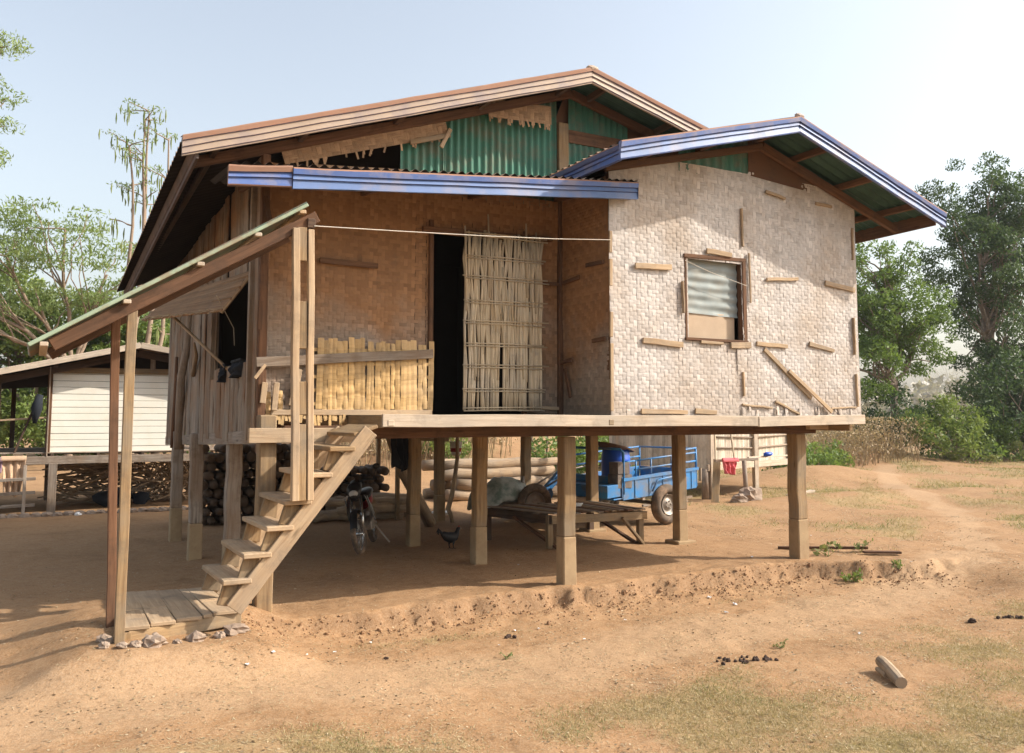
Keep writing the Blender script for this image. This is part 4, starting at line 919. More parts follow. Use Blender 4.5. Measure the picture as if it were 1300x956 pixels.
for e in tips*2:
    p = e+V((g.uniform(-.3, .3), g.uniform(-.2, .2), g.uniform(-.2, .1))); L = g.uniform(.22, .5); sx = g.uniform(-.04, .04)
    q = m if np_ >= 100 else MB()
    q.tube([p, p+V((sx, 0, -L*.5)), p+V((sx*.5, 0, -L))], [.012, .028, .008], 5, c=g.random())
    if np_ < 100: q.build('pod', L_POD, mt)
    np_ += 1
m.build('pods', L_POD, mt)['kind'] = 'stuff'
gg = np.random.default_rng(4); cs = [((e.x, e.y, e.z), .22) for e in tips if e.z > 8.6 or g.random() < .25]
pts, cv = clumps(gg, cs, 520, (1.2, 1, .45)); leafmesh('crown', pts, (0, 0, .8), .11, L_FEATH, mt, 3, cv, .5, 3)
# long wooded backdrop far off, reads as one mass
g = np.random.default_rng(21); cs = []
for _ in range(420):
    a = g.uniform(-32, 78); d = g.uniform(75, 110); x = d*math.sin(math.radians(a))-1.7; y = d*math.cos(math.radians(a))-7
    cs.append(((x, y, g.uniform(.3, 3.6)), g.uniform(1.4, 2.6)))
pts, cv = clumps(g, cs, 42, (1.4, 1.4, .9)); o = leafmesh('distant_woodland', pts, (0, 0, .5), .75, L_PALE, None, 1.6, cv, 0, 9); o['kind'] = 'stuff'; o['label'] = 'far woodland along the horizon, coloured pale for haze'
g = np.random.default_rng(22); cs = []
for _ in range(90):
    x = g.uniform(-16, 6); y = g.uniform(31, 36); cs.append(((x, y, g.uniform(.2, 3.2)), g.uniform(.8, 1.5)))
pts, cv = clumps(g, cs, 110, (1.2, 1.2, .9)); o = leafmesh('woodland', pts, (0, 0, .5), .26, L_MID, None, 1.8, cv, 0, 19); o['kind'] = 'stuff'; o['label'] = 'dense green thicket far behind the white shed'
# small sprouts
def sprout(x, y, r, n, label, mat=L_LIGHT, seed=0):
    g = np.random.default_rng(seed); m = MB(); z = gz(x, y); t = thing('sprout', (x, y, z), label, 'plant')
    P_ = []
    for _ in range(n):
        a = g.uniform(0, 6.28); L = r*g.uniform(.4, 1); e = (x+math.cos(a)*L, y+math.sin(a)*L, z+r*g.uniform(.3, 1.1)); m.tube([(x, y, z), e], [.003, .002], 4); P_ += [np.array(e)+g.normal(size=3)*r*.18 for _ in range(7)]
    m.build('stem', L_POD, t); leafmesh('leaves', P_, (0, 0, 1.2), r*.42, mat, t, 1.7, None, 0, seed)
sprout(6.1, -.62, .10, 14, 'bushy green sprout at the foot of the earth bank', seed=1)
sprout(6.7, -.75, .07, 9, 'small green weed on the bank below the corner post', seed=2)
sprout(6.45, .0, .16, 5, 'tall thin weed just right of the corner post', L_GGRASS, seed=3)
sprout(7.0, .0, .12, 5, 'thin weed at the tip of the long plank', L_GGRASS, seed=4)
sprout(1.5, -1.3, .05, 5, 'tiny weed on the path before the porch', L_GGRASS, seed=5)
sprout(3.5, -2.1, .06, 6, 'tiny green weed right of the dung scatter', L_GGRASS, seed=6)
# fine debris on the bare ground
g = np.random.default_rng(91); P_ = []
while len(P_) < 24000:
    x, y = g.uniform(-3, 12), g.uniform(-4.5, 3.5)
    if g.random() < (.2 if y > -.1 and x < 6.5 else 1)*ss(-.25, .45, noise.noise(V((x*1.7, y*1.7, 12)))+.5*noise.noise(V((x*6, y*6, 1)))): P_.append((x, y, gz(x, y)+.003))
o = leafmesh('dry_leaf_crumbs', P_, (0, 0, 3), g.uniform(.004, .026, len(P_)), leafmat('leaf_crumbs', (.10, .06, .032), (.48, .38, .25), .1), None, 1.6, None, 0, 92); o['kind'] = 'stuff'; o['label'] = 'fine dry debris on the dirt yard'
g = np.random.default_rng(93); P_ = []
while len(P_) < 34000:
    x, y = g.uniform(-1.5, 10), g.uniform(-4.3, 0)
    if y > bank_y(x)-.1: continue
    if g.random() < .12+.9*grassy(x, y)+.5*ss(.1, .5, noise.noise(V((x*1.1, y*1.6, 55)))): P_.append((x, y, gz(x, y)+.004))
o = leafmesh('straw', P_, (0, 0, 6), g.uniform(.015, .05, len(P_)), leafmat('straw', (.26, .20, .10), (.52, .43, .27), .1), None, 9, None, 0, 94); o['kind'] = 'stuff'; o['label'] = 'fallen dry straw over the front yard'
# grass blades
def blades(name, n, area, hgt, mat, thr, label, seed, dens=None):
    g = np.random.default_rng(seed); out = []; rs = random.Random(seed)
    x0, x1, y0, y1 = area
    tries = 0
    while len(out) < n and tries < n*8:
        tries += 1; x = rs.uniform(x0, x1); y = rs.uniform(y0, y1)
        if rs.random() > (grassy(x, y)-thr)*1.3: continue
        if dens and not dens(x, y): continue
        out.append((x, y, gz(x, y)))
    P_ = np.array(out); n = len(P_); a = g.uniform(0, 6.28, n); h = hgt*g.uniform(.4, 1.4, n); ln = g.normal(size=(n, 2))*.8
    wv = np.column_stack([np.cos(a), np.sin(a), np.zeros(n)])*(h*.10)[:, None]; tip = P_+np.column_stack([ln[:, 0]*h, ln[:, 1]*h, h])
    v = np.stack([P_-wv, P_+wv, tip], 1).reshape(-1, 3)
    me = bpy.data.meshes.new(name); me.vertices.add(3*n); me.vertices.foreach_set('co', v.astype(np.float32).ravel())
    me.loops.add(3*n); me.loops.foreach_set('vertex_index', np.arange(3*n, dtype=np.int32)); me.polygons.add(n)
    me.polygons.foreach_set('loop_start', np.arange(0, 3*n, 3, dtype=np.int32)); me.polygons.foreach_set('loop_total', np.full(n, 3, dtype=np.int32))
    at = me.attributes.new('c', 'FLOAT', 'CORNER'); at.data.foreach_set('value', np.repeat(g.uniform(0, 1, n), 3).astype(np.float32)); me.materials.append(mat); me.update()
    ob = bpy.data.objects.new(name, me); COL.objects.link(ob); ob['kind'] = 'stuff'; ob['label'] = label
blades('dry_grass', 90000, (-.5, 8.5, -4.2, -.3), .017, L_GRASS, .1, 'short dry grass in the foreground', 1)
blades('dry_grass', 30000, (6.3, 16, -2, 10), .035, L_GRASS, .1, 'short dry grass right of the house', 2)
blades('dry_grass', 26000, (15, 36, -1, 17), .07, L_GRASS, .1, 'dry grass across the far field', 3)
blades('green_grass', 7000, (-.3, 7.5, -3.5, -.4), .020, L_GGRASS, .1, 'patchy green grass below the bank', 4, lambda x, y: noise.noise(V((x*1.3, y*1.3, 30))) > .12)
blades('green_grass', 14000, (6.5, 34, -1, 15), .05, L_GGRASS, .1, 'patchy green grass in the field', 5, lambda x, y: noise.noise(V((x*.4, y*.4, 33))) > .1)

# ------------------------------------------------------------------ things under and behind the house
# low slatted bed
tb = thing('slatted_bed', (4.4, 2.5, 0), 'low wooden slatted bed platform behind the middle post', 'bed')
TA, TB_, TC, TD = V((3.60, 3.20, .42)), V((3.92, 2.00, .42)), V((5.26, 1.86, .42)), V((5.28, 3.15, .42))
n = 13
for i in range(n):
    u0 = i/n+.006; u1 = (i+1)/n-.006; um = (u0+u1)/2; a = TB_.lerp(TC, um); b = TA.lerp(TD, um)
    bar1('slat', (W_GREY, W_BROWN, W_TAN)[i % 3], tb, a+V((0, R(-.04, .01), R(-.006, .008))), b+V((0, R(-.02, .05), R(-.004, .01))), 1.3*(u1-u0), .016)
for a, b, mt_ in ((TB_, TC, W_TAN), (TA, TB_, W_DARK), (TD, TC, W_TAN), (TA, TD, W_DARK)):
    bar1('apron', mt_, tb, a+V((0, 0, -.07)), b+V((0, 0, -.07)), .03, .10)
for p, mt_ in ((TA+V((.04, -.04, 0)), W_DARK), (TB_+V((.0, .06, 0)), W_TAN), (TC+V((-.07, .05, 0)), W_TAN), (TD+V((-.05, -.05, 0)), W_DARK)):
    bar1('leg', mt_, tb, (p.x, p.y, -.02), (p.x, p.y, .4), .075, .07, up=(0, 1, 0))
bar1('brace', W_TAN, tb, (5.18, 1.84, 0), (4.88, 1.87, .34), .07, .03); bar1('brace', W_BROWN, tb, (5.12, 1.90, 0), (5.0, 2.9, .34), .06, .03)
bar1('brace', W_BROWN, tb, (4.0, 1.98, 0), (3.72, 2.6, .34), .06, .03); bar1('brace', W_TAN, tb, (3.98, 1.9, 0.0), (4.12, 1.88, .22), .08, .02)
m = MB(); m.blob((4.62, 2.5, .46), .05, .9, 4, sq=(1.6, 1, .5)); tag(rebase(m.build('crumpled_rag', M_LITTER, smooth=True)), 'crumpled white rag lying on the slatted bed', 'rag')
# wheel builder
def wheel(parent, c, r, w, axis, rimr, name='wheel', spoked=False):
    c = V(c); ax = V(axis).normalized(); up = V((0, 0, 1)); e = ax.cross(up).normalized()
    def P(u, v, R_, tr, fl):
        a = 2*math.pi*u; b = 2*math.pi*v; q = e*math.cos(a)+up*math.sin(a)
        return c+q*(R_+tr*math.cos(b))+ax*(fl*math.sin(b))
    tr = (r-rimr)/2
    m = MB(); m.grid(lambda u, v: P(u, v, r-tr, tr*(1+.04*math.cos(u*40*2*math.pi)*(math.cos(2*math.pi*v) > .5)), w/2), 80, 10)
    t = m.build('tyre' if name != 'tyre' else name, M_RUBBER, parent, smooth=True)
    m = MB()
    if spoked:
        m.grid(lambda u, v: P(u, v, rimr, .012, .014), 40, 6)
        for k_ in range(18):
            a = 2*math.pi*k_/18; q = e*math.cos(a)+up*math.sin(a); m.tube([c+ax*.02*(1 if k_ % 2 else -1), c+q*rimr], .0025, 4)
        m.tube([c-ax*.06, c+ax*.06], .03, 10)
    else:
        prof = [(rimr, w*.36), (rimr*.93, w*.34), (rimr*.85, w*.15), (rimr*.55, w*.12), (rimr*.45, w*.25), (rimr*.2, w*.25), (0.001, w*.27)]
        for sd in (1, -1):
            m.grid(lambda u, v: c+(e*math.cos(2*math.pi*u)+up*math.sin(2*math.pi*u))*prof[round(v*6)][0]+ax*sd*prof[round(v*6)][1], 28, 6)
        for k_ in range(5):
            a = 2*math.pi*k_/5; q = e*math.cos(a)+up*math.sin(a)
            for sd in (1, -1): m.tube([c+q*rimr*.33+ax*sd*w*.2, c+q*rimr*.33+ax*sd*w*.33], .012, 6)
    m.build('rim', M_STEEL if not spoked else M_CHROME, t, smooth=True)
    return t
# blue farm trailer
RZ = math.radians(9)
tr = thing('farm_trailer', (6.62, 3.35, 0), 'bright blue two wheeled farm trailer with pipe rails parked behind the house', 'trailer', rz=RZ)
def tz(x): return .065*x
X0, X1, Yb = -.98, .82, 1.15
m = MB(); b0 = .47; t0_ = .74
def bx(mb, p, q):                                  # axis aligned panel between two corners, sheared by the trailer's tilt
    (x0, y0, z0), (x1, y1, z1) = p, q
    vs = [(x, y, z+tz(x)) for x in (x0, x1) for y in (y0, y1) for z in (z0, z1)]; i = len(mb.v); mb.v += vs
    for f in ((0, 1, 3, 2), (4, 6, 7, 5), (0, 4, 5, 1), (2, 3, 7, 6), (0, 2, 6, 4), (1, 5, 7, 3)): mb.face([i+k_ for k_ in f])
bx(m, (X0, -.06, b0), (X1, Yb, b0+.02)); bx(m, (-.80, -.07, b0-.02), (X1, -.045, t0_)); bx(m, (-.80, Yb, b0), (X1, Yb+.02, t0_)); bx(m, (X1, -.07, b0), (X1+.02, Yb, t0_)); bx(m, (-.82, -.07, b0), (-.80, Yb, t0_+.05))
bx(m, (X0-.12, -.05, b0+.04), (-.82, Yb*.9, b0+.22)); m.build('body', M_TRBLUE, tr, .006)
m = MB()
for z in (t0_, ): bx(m, (-.8, -.09, z-.015), (X1+.03, -.045, z+.03)); bx(m, (-.8, -.045+.6, b0-.08), (X1-.1, .6, b0))
for x in (-.55, -.25, .05, .38, .7): bx(m, (x-.012, -.082, b0), (x+.012, -.07, t0_))
m.build('body_rib', M_TRBLUE, tr)
def pipe(pts, r=.014, name='rail'):
    q = MB(); q.tube([(x, y, z+tz(x)) for x, y, z in pts], r, 8); return q.build(name, M_TRBLUE, tr, smooth=True)
pipe([(-.78, -.06, t0_-.2), (-.78, -.06, 1.14), (-.82, -.04, 1.19), (-.88, .05, 1.2), (-.88, Yb, 1.2), (-.82, Yb, 1.14), (-.82, Yb, .6)], .02)
for z in (.87, 1.0): pipe([(-.55, -.06, z), (X1, -.06, z)])
for z in (.9, 1.06): pipe([(-.8, Yb, z), (X1, Yb, z)])
for x in (-.52, -.2, .25, X1): pipe([(x, -.06, t0_), (x, -.06, 1.0)])
for x in (-.3, .2, X1): pipe([(x, Yb, t0_), (x, Yb, 1.06)])
pipe([(X1, -.06, 1.05), (X1, -.06, t0_)], .018); pipe([(.3, -.06, 1.06), (X1+.01, -.06, 1.07)]); pipe([(X1, -.06, 1.06), (X1, Yb, 1.06)]); pipe([(-.55, -.07, 1.0), (-.78, -.06, 1.0)], .012)
pipe([(-.22, -.10, .52), (-.12, -.12, .68), (.36, -.12, .70), (.46, -.10, .56)], .014, 'mudguard_pipe')
for y in (-.10, Yb+.07): wheel(tr, (.08, y, .30), .30, .17, (0, 1, 0), .155)
m = MB(); m.tube([(.08, -.1, .3), (.08, Yb+.07, .3)], .03, 8); m.bar((-.9, .5, .42), (X1-.1, .5, .5), .06, .06); m.bar((-1.5, .55, .36), (-.7, .5, .42), .07, .06); m.build('axle', M_STEEL, tr)
m = MB(); m.bar((-.35, -.03, .38), (-.35, -.03, .50), .05, .04, up=(0, 1, 0)); m.build('prop_leg', W_GREY, tr)
c0, s0 = math.cos(RZ), math.sin(RZ)
def TL(x, y, z): return V((6.62+c0*x-s0*y, 3.35+s0*x+c0*y, z+tz(x)))
p = TL(-.58, .30, .50); d = thing('plastic_drum', p, 'blue plastic drum standing in the front of the trailer', 'drum')
m = MB(); m.tube([p+V((0, 0, z)) for z in (0, .03, .05, .25, .27, .29, .48, .51, .53, .63, .66)], [.19, .205, .21, .215, .222, .215, .215, .222, .215, .205, .195], 24); m.build('drum_body', M_DRUM, d, smooth=True)
m = MB(); m.tube([p+V((0, 0, .661)), p+V((0, 0, .68)), p+V((.01, 0, .70)), p+V((.01, 0, .715))], [.22, .28, .285, .12], 20); m.build('lid', plain('rusty_pan', (.16, .10, .07), .8), d, smooth=False)
p = TL(-.72, -.0, .62); m = MB(); m.bar(p+V((-.16, .05, .10)), p+V((.10, .05, .10)), .25, .20, c=.4); m.bar(p+V((-.16, .03, .29)), p+V((.06, .03, .29)), .22, .17, c=.7)
tag(rebase(m.build('grey_box', plain('grey_block', (.15, .13, .12), .9, dirt=(.3, .26, .2)), bevel=.006)), 'stacked grey blocks beside the drum in the front of the trailer', 'box')
# walking tractor under a tarp
wt = thing('walking_tractor', (5.0, 4.7, 0), 'walking tractor with blue gear housing parked behind the slatted bed', 'tractor')
wheel(wt, (5.05, 4.35, .30), .30, .10, (0, 1, 0), .17); wheel(wt, (5.05, 5.0, .30), .30, .10, (0, 1, 0), .17)
m = MB(); m.bar((4.55, 4.7, .42), (5.0, 4.7, .42), .30, .26); m.bar((4.4, 4.7, .28), (5.5, 4.7, .30), .12, .08); m.build('engine', M_STEEL, wt, .02)
m = MB(); m.bar((4.60, 4.50, .40), (4.86, 4.50, .40), .05, .16); m.build('lamp_housing', M_ZINC, wt, .01)
for x in (4.67, 4.79): m = MB(); m.tube([(x, 4.45, .40), (x, 4.475, .40)], .045, 14); m.build('headlamp', M_BLACK, wt)
m = MB(); m.tube([(5.35, 4.45, .42), (5.35, 4.6, .42)], .10, 18); m.tube([(5.35, 4.42, .42), (5.35, 4.45, .42)], .045, 14); m.bar((5.38, 4.55, .48), (5.75, 4.55, .82), .07, .12); m.bar((5.05, 4.55, .42), (5.35, 4.55, .42), .12, .10); m.build('gear_housing', M_TRBLUE, wt, .006)
m = MB(); m.tube([(5.05, 4.6, .5), (4.98, 4.6, .6), (4.99, 4.6, .70)], [.03, .035, .02], 10); m.build('exhaust', M_STEEL, wt, smooth=True)
for y in (4.5, 4.85): m = MB(); m.tube([(5.2, y, .45), (5.9, y, .80), (6.3, y, .85)], .014, 7); m.build('handlebar', M_STEEL, wt, smooth=True)
def TP(u, v):
    x = 4.22+.78*u; y = 4.38+.62*v; e = max(abs(v-.5)*2, 0)
    z = .66+.05*noise.noise(V((u*3, v*3, 1)))-.30*e**3-.42*ss(.45, 0, u)*(.4+.6*u)-.06*ss(.8, 1, u)+.02*noise.noise(V((u*11, v*9, 1)))
    return (x, y, z)
m = MB(); m.grid(TP, 36, 26); o = m.build('tarp', M_TARP, smooth=True); s_ = o.modifiers.new('thick', 'SOLIDIFY'); s_.thickness = .006
tag(rebase(o), 'faded grey green tarp thrown over the tractor engine', 'tarp')
# motorbike
mb_ = thing('motorbike', (2.0, 3.2, 0), 'dark motorbike with silver stripes parked under the house behind the stair', 'motorbike', rz=math.radians(-118)); mb_.scale = (.85, .85, .85); mb_.rotation_euler[0] = math.radians(9)
wheel(mb_, (.62, 0, .28), .28, .075, (.12, 1, 0), .215, spoked=True); wheel(mb_, (-.58, 0, .28), .28, .085, (0, 1, 0), .215, spoked=True)
m = MB(); m.tube([(.62, .07, .28), (.44, .07, .78)], .022, 8); m.tube([(.62, -.07, .28), (.44, -.07, .78)], .022, 8); m.tube([(.47, 0, .72), (.40, 0, .92)], .03, 8); m.build('fork', M_CHROME, mb_, smooth=True)
m = MB(); m.tube([(.44, -.33, .98), (.40, -.15, 1.0), (.42, 0, .95), (.40, .15, 1.0), (.44, .33, .98)], .014, 8); m.build('handlebar', M_BLKP, mb_, smooth=True)
m = MB(); m.tube([(.60, 0, .75), (.50, 0, .88), (.36, 0, .93), (.28, 0, .80)], [.05, .11, .10, .04], 12, flat=.9); m.build('headlamp_cowl', M_BLKP, mb_, smooth=True)
m = MB(); m.blob((.59, 0, .83), .065, 0, 1, 14, sq=(.5, 1, .8)); m.build('headlight', M_LENS, mb_, smooth=True)
m = MB(); m.grid(lambda u, v: (.62+.33*math.cos(.3+u*2.1), -.05+.1*v, .28+.33*math.sin(.3+u*2.1)+.02*math.sin(v*math.pi)), 14, 5); m.build('mudguard', M_BLKP, mb_, smooth=True)
m = MB()
for s_ in (-1, 1): m.grid(lambda u, v: (.42-.38*u, s_*(.11+.05*math.sin(v*3.14)), .80-.12*u-.45*v*(1-.35*u)), 10, 8)
m.build('leg_shield', M_BLKP, mb_, smooth=True)
m = MB()
for s_ in (-1, 1): m.bar((.44, s_*.155, .76), (.14, s_*.175, .48), .012, .04); m.bar((.36, s_*.16, .62), (.12, s_*.175, .40), .012, .025)
m.build('stripe', M_SILV, mb_)
m = MB(); m.tube([(.40, 0, .75), (.15, 0, .45), (-.2, 0, .45), (-.45, 0, .62)], [.04, .06, .07, .04], 10); m.bar((.1, 0, .36), (-.2, 0, .34), .22, .2); m.bar((-.2, .07, .36), (-.62, .07, .28), .03, .05); m.build('frame', M_STEEL, mb_, .01)
m = MB(); m.tube([(.12, 0, .70), (-.1, 0, .74), (-.4, 0, .78), (-.68, 0, .80)], [.08, .13, .13, .07], 12, flat=.45); m.build('seat', M_BLKP, mb_, smooth=True)
m = MB(); m.tube([(.05, 0, .62), (-.3, 0, .66), (-.72, 0, .78)], [.09, .12, .05], 12, flat=.8); m.build('tail_fairing', M_REDP, mb_, smooth=True)
m = MB(); m.tube([(0, -.16, .26), (-.35, -.17, .28), (-.75, -.18, .36)], [.02, .035, .045], 10); m.build('exhaust', M_CHROME, mb_, smooth=True)
for s_ in (-1, 1):
    m = MB(); m.tube([(.40, s_*.28, 1.0), (.42, s_*.33, 1.12)], .006, 6); m.blob((.42, s_*.34, 1.16), .05, 0, 1, 12, sq=(.4, 1.1, .8)); m.build('mirror', M_BLKP, mb_, smooth=True)
m = MB(); m.bar((-.05, .14, .3), (-.1, .30, .02), .02, .02); m.build('kickstand', M_STEEL, mb_)
# chicken
ch = MB(); 
ch.tube([(-.15, 0, .20), (-.12, 0, .19), (-.07, 0, .155), (0, 0, .135), (.06, 0, .145), (.09, 0, .175), (.105, 0, .205), (.115, 0, .232), (.135, 0, .24), (.15, 0, .235)], [.012, .035, .055, .068, .056, .034, .024, .023, .020, .007], 14, c=.5)
for y, dx in ((.022, .0), (-.022, .03)):
    ch.tube([(dx, y, .09), (dx-.01, y, .045), (dx, y, .008)], [.018, .006, .005], 6)
    for a in (-.5, 0, .5, 3.14): ch.tube([(dx, y, .008), (dx+.03*math.cos(a), y+.03*math.sin(a), .003)], [.004, .002], 5)
for a in (-.3, 0, .3): ch.tube([(-.13, 0, .19), (-.19, .03*a, .24+.03*a), (-.21, .06*a, .20+.04*a)], [.02, .016, .004], 6)
hen = thing('hen', (2.85, 2.62, 0), 'small black hen pecking about in the shade under the house', 'chicken', rz=.25)
ch.build('plumage', M_FEATH, hen, smooth=True)
m = MB(); m.tube([(.115, 0, .255), (.13, 0, .262), (.145, 0, .253)], [.003, .009, .003], 6); m.build('comb', M_ORANGE, hen)
m = MB(); m.tube([(.148, 0, .236), (.17, 0, .230)], [.007, .002], 6); m.build('beak', W_CANE, hen)
# curved pole, leaning trunk, bucket, cloths
m = MB(); m.tube([(4.0, 5.05, 0), (3.97, 5.05, .12), (3.93, 5.06, .20), (4.0, 5.07, .42), (4.05, 5.07, .70), (4.09, 5.07, 1.0), (4.08, 5.07, 1.45)], [.035, .035, .04, .038, .035, .03, .028], 9)
tag(rebase(m.build('curved_pole', W_LOG, smooth=True)), 'curved thin pole standing between the rear posts', 'pole')
m = MB(); m.tube([(3.52, 4.80, .04), (3.15, 4.4, .45), (2.75, 3.95, .85), (2.35, 3.45, 1.38)], [.09, .08, .075, .06], 10)
tag(rebase(m.build('leaning_log', W_LOG, smooth=True)), 'thick grey log leaning up to the floor behind the motorbike', 'log')
bk = thing('bucket', (4.17, 5.3, 1.0), 'red and white bucket hung up beside the curved pole', 'bucket')
m = MB(); m.tube([(4.17, 5.3, 1.02), (4.17, 5.3, 1.22)], [.075, .10], 16); m.build('bucket_body', M_WHITEP, bk, smooth=False)
m = MB(); m.tube([(4.17, 5.3, 1.06), (4.17, 5.3, 1.12)], [.084, .094], 16, cap=False); m.build('red_band', M_REDP, bk)
m = MB(); m.tube([(4.07, 5.3, 1.21), (4.09, 5.3, 1.36), (4.17, 5.3, 1.43), (4.25, 5.3, 1.36), (4.27, 5.3, 1.21)], .004, 5); m.build('handle', M_STEEL, bk)
drape('dark_clothes', M_DARKCL, (2.42, 3.2, 1.43), .28, .48, (1, .1, 0), 'black clothes hung beneath the floor near the leaning log', 'clothes', 3, .05, 1)
m = MB(); m.tube([(4.2, 5.9, .02), (4.2, 5.9, .05), (4.2, 5.9, .07)], [.10, .17, .16], 18); tag(rebase(m.build('white_basin', M_WHITEP, smooth=True)), 'upturned white basin on the ground behind the curved pole', 'basin')
m = MB(); m.tube([(3.98, 5.55, 0), (3.98, 5.55, .19)], [.07, .065], 12); tag(rebase(m.build('stump', W_LOG)), 'short wooden stump by the foot of the curved pole', 'stump')
# shelf
sf = thing('kitchen_shelf', (3.6, 6.0, 0), 'open wooden dish shelf standing behind the rear posts', 'shelf')
for x, y in ((3.35, 5.7), (3.36, 6.6), (4.1, 6.62)): bar1('leg', W_TAN, sf, (x, y, 0), (x, y, 1.32), .06, .06, up=(0, 1, 0))
for k_ in range(5): bar1('board', W_TAN, sf, (3.2, 5.75+k_*.2, 1.33), (4.2, 5.75+k_*.2, 1.33), .18, .022)
bar1('rail', W_LIGHT, sf, (3.2, 5.64, 1.30), (4.2, 5.64, 1.26), .03, .10)
for x, c_ in ((3.6, M_DRUM), (3.78, M_WHITEP), (3.95, M_ZINC)):
    m = MB(); m.tube([(x, 5.72, 1.345), (x, 5.72, 1.375), (x, 5.72, 1.415)], [.04, .075, .085], 14); tag(rebase(m.build('bowl', c_, smooth=True)), {M_DRUM: 'blue bowl', M_WHITEP: 'white bowl', M_ZINC: 'grey metal bowl'}[c_]+' on the open dish shelf', 'bowl')
# log pile
def log_proto(r, L, bend, seed):
    m = MB(); rs = random.Random(seed); pts = [V((-L/2+L*k_/6, rs.uniform(-bend, bend), rs.uniform(-bend, bend))) for k_ in range(7)]
    m.tube(pts, [r*rs.uniform(.88, 1.1) for _ in range(7)], 10); return m
protos = []
rs = random.Random(50)
def put(i, loc, rz, s_, mat, L, r, lab, grp, key, bend=.03):
    k_ = (key, i % 4)
    if k_ not in PR:
        PR[k_] = log_proto(r, L, bend, i).build('log', mat, smooth=True); o = PR[k_]
    else: o = PR[k_].copy(); COL.objects.link(o)
    o.location = loc; o.rotation_euler = (rs.uniform(0, 6), 0, rz); o.scale = (1, s_, s_); tag(o, lab, 'log', grp)
PR = {}
i = 0
for row, (cnt, z) in enumerate(((5, .11), (4, .30), (4, .49), (2, .67))):
    for k_ in range(cnt):
        put(i, (6.55+rs.uniform(-.25, .25), 8.0+k_*.23+row*.1, z), rs.uniform(-.05, .10), rs.uniform(.8, 1.15), W_LOG, 2.6, .105, 'thick pale tree log in the low pile behind the house', 'tree logs piled behind the house', 'big'); i += 1
i = 0
for row in range(9):
    for k_ in range(19):
        x = .55+k_*.152+(.07 if row % 2 else 0)+rs.uniform(-.02, .02); lim = 1.25 if x < 2.3 else .80
        if .07+row*.132 > lim or (rs.random() < .06 and row > 5): continue
        put(i, (x, 6.75+rs.uniform(-.08, .08), .07+row*.132+gz(x, 6.7)), math.pi/2+rs.uniform(-.06, .06), rs.uniform(.75, 1.05), W_FIRE, .8, .07, 'split firewood billet in the stack under the rear of the house', 'firewood stacked at the rear of the house', 'fire', .012); i += 1
for k_ in range(14):
    put(k_, (2.45+rs.uniform(0, 1.1), 6.0+rs.uniform(-.2, .2), .08+.11*(k_//5)), rs.uniform(-.4, .4), rs.uniform(.7, 1.2), W_LOG, 1.0, .075, 'crooked firewood log tumbled before the stack', 'loose firewood before the stack', 'loose', .04)
# bamboo hut behind
hut = thing('bamboo_hut', (11.6, 6.6, 0), 'small raised hut with vertical bamboo walls seen under the right corner', 'hut')
HA, HB = V((10.0, 6.0, 0)), V((13.2, 7.0, 0)); hd = (HB-HA).normalized(); hn = V((-hd.y, hd.x, 0))
m = MB(); rs = random.Random(60); L = (HB-HA).length; u = 0
while u < L:
    w = rs.uniform(.05, .09); p = HA+hd*(u+w/2)+V((0, 0, .62+rs.uniform(-.03, .01))); m.bar(p, p+V((0, 0, 1.6)), w*.92, .012, up=tuple(hn), c=rs.random()); u += w
m.build('bamboo_wall', M_HUTW, hut)
m = MB(); u = 0
while u < 2.4:
    w = rs.uniform(.05, .09); p = HA+hn*(u+w/2)+V((0, 0, .6)); m.bar(p, p+V((0, 0, 1.6)), w*.92, .012, up=tuple(hd), c=rs.random()); u += w
m.build('bamboo_wall', M_HUTW, hut)
for z in (.62,): bar1('floor_beam', W_PALE, hut, HA+V((-.1, -.06, z)), HB+V((.1, -.03, z)), .06, .13)
for z in (1.0, 1.22, 1.5): m = MB(); m.tube([HA-hn*.03+V((0, 0, z)), HA.lerp(HB, .5)-hn*.035+V((0, 0, z-.04)), HB-hn*.03+V((0, 0, z))], .018, 7); m.build('cane_rail', W_GREY, hut, smooth=True)
for t, y in ((0, 0), (.52, 0), (1, 0), (0, 2.3), (1, 2.3)):
    p = HA.lerp(HB, t)+hn*y-hn*.06; bar1('post', W_PALE, hut, p+V((0, 0, -.1)), p+V((0, 0, 2.3)), .11, .09, up=(0, 1, 0))
for k_ in range(8): a = HA+hn*(.1+k_*.31)+V((0, 0, .66)); bar1('floor_board', W_GREY, hut, a, a+hd*L, .28, .02)
m = MB()
for sd in (0, 1):
    for k_ in range(140):
        t = rs.random(); v = rs.random(); base = HA.lerp(HB, t*1.1-.05); e = base+hn*(-.4 if sd == 0 else 2.8)+V((0, 0, 2.1)); rdg = base+hn*1.2+V((0, 0, 2.75)); p = rdg.lerp(e, v*.7); m.bar(p, rdg.lerp(e, v*.7+.34)+V((0, 0, -.02)), .12, .02, up=(0, 0, 1), c=rs.random())
m.build('thatch_roof', M_THATCH, hut)
m = MB(); m.bar((9.55, 5.35, 0), (9.98, 5.75, .78), .14, .05); tag(rebase(m.build('leaning_plank', W_TAN, bevel=.004)), 'broad plank leaning against the frame before the bamboo hut', 'plank')
rk = thing('drying_frame', (10.0, 5.6, 0), 'rough pole frame standing before the bamboo hut', 'frame')
for p, q, r in (((9.15, 5.75, 0), (9.0, 5.8, .72), .07), ((10.35, 5.35, 0), (10.3, 5.35, .78), .05), ((9.9, 6.0, 0), (9.9, 6.0, .6), .08)):
    m = MB(); m.tube([p, q], [r, r*.85], 9); m.build('leg', W_PALE if r == .07 else W_GREY, rk, smooth=True)
bar1('rail', W_GREY, rk, (9.7, 5.5, .78), (10.6, 5.3, .80), .06, .05); bar1('rail', W_PALE, rk, (10.4, 5.35, .83), (11.9, 5.7, .83), .04, .03)
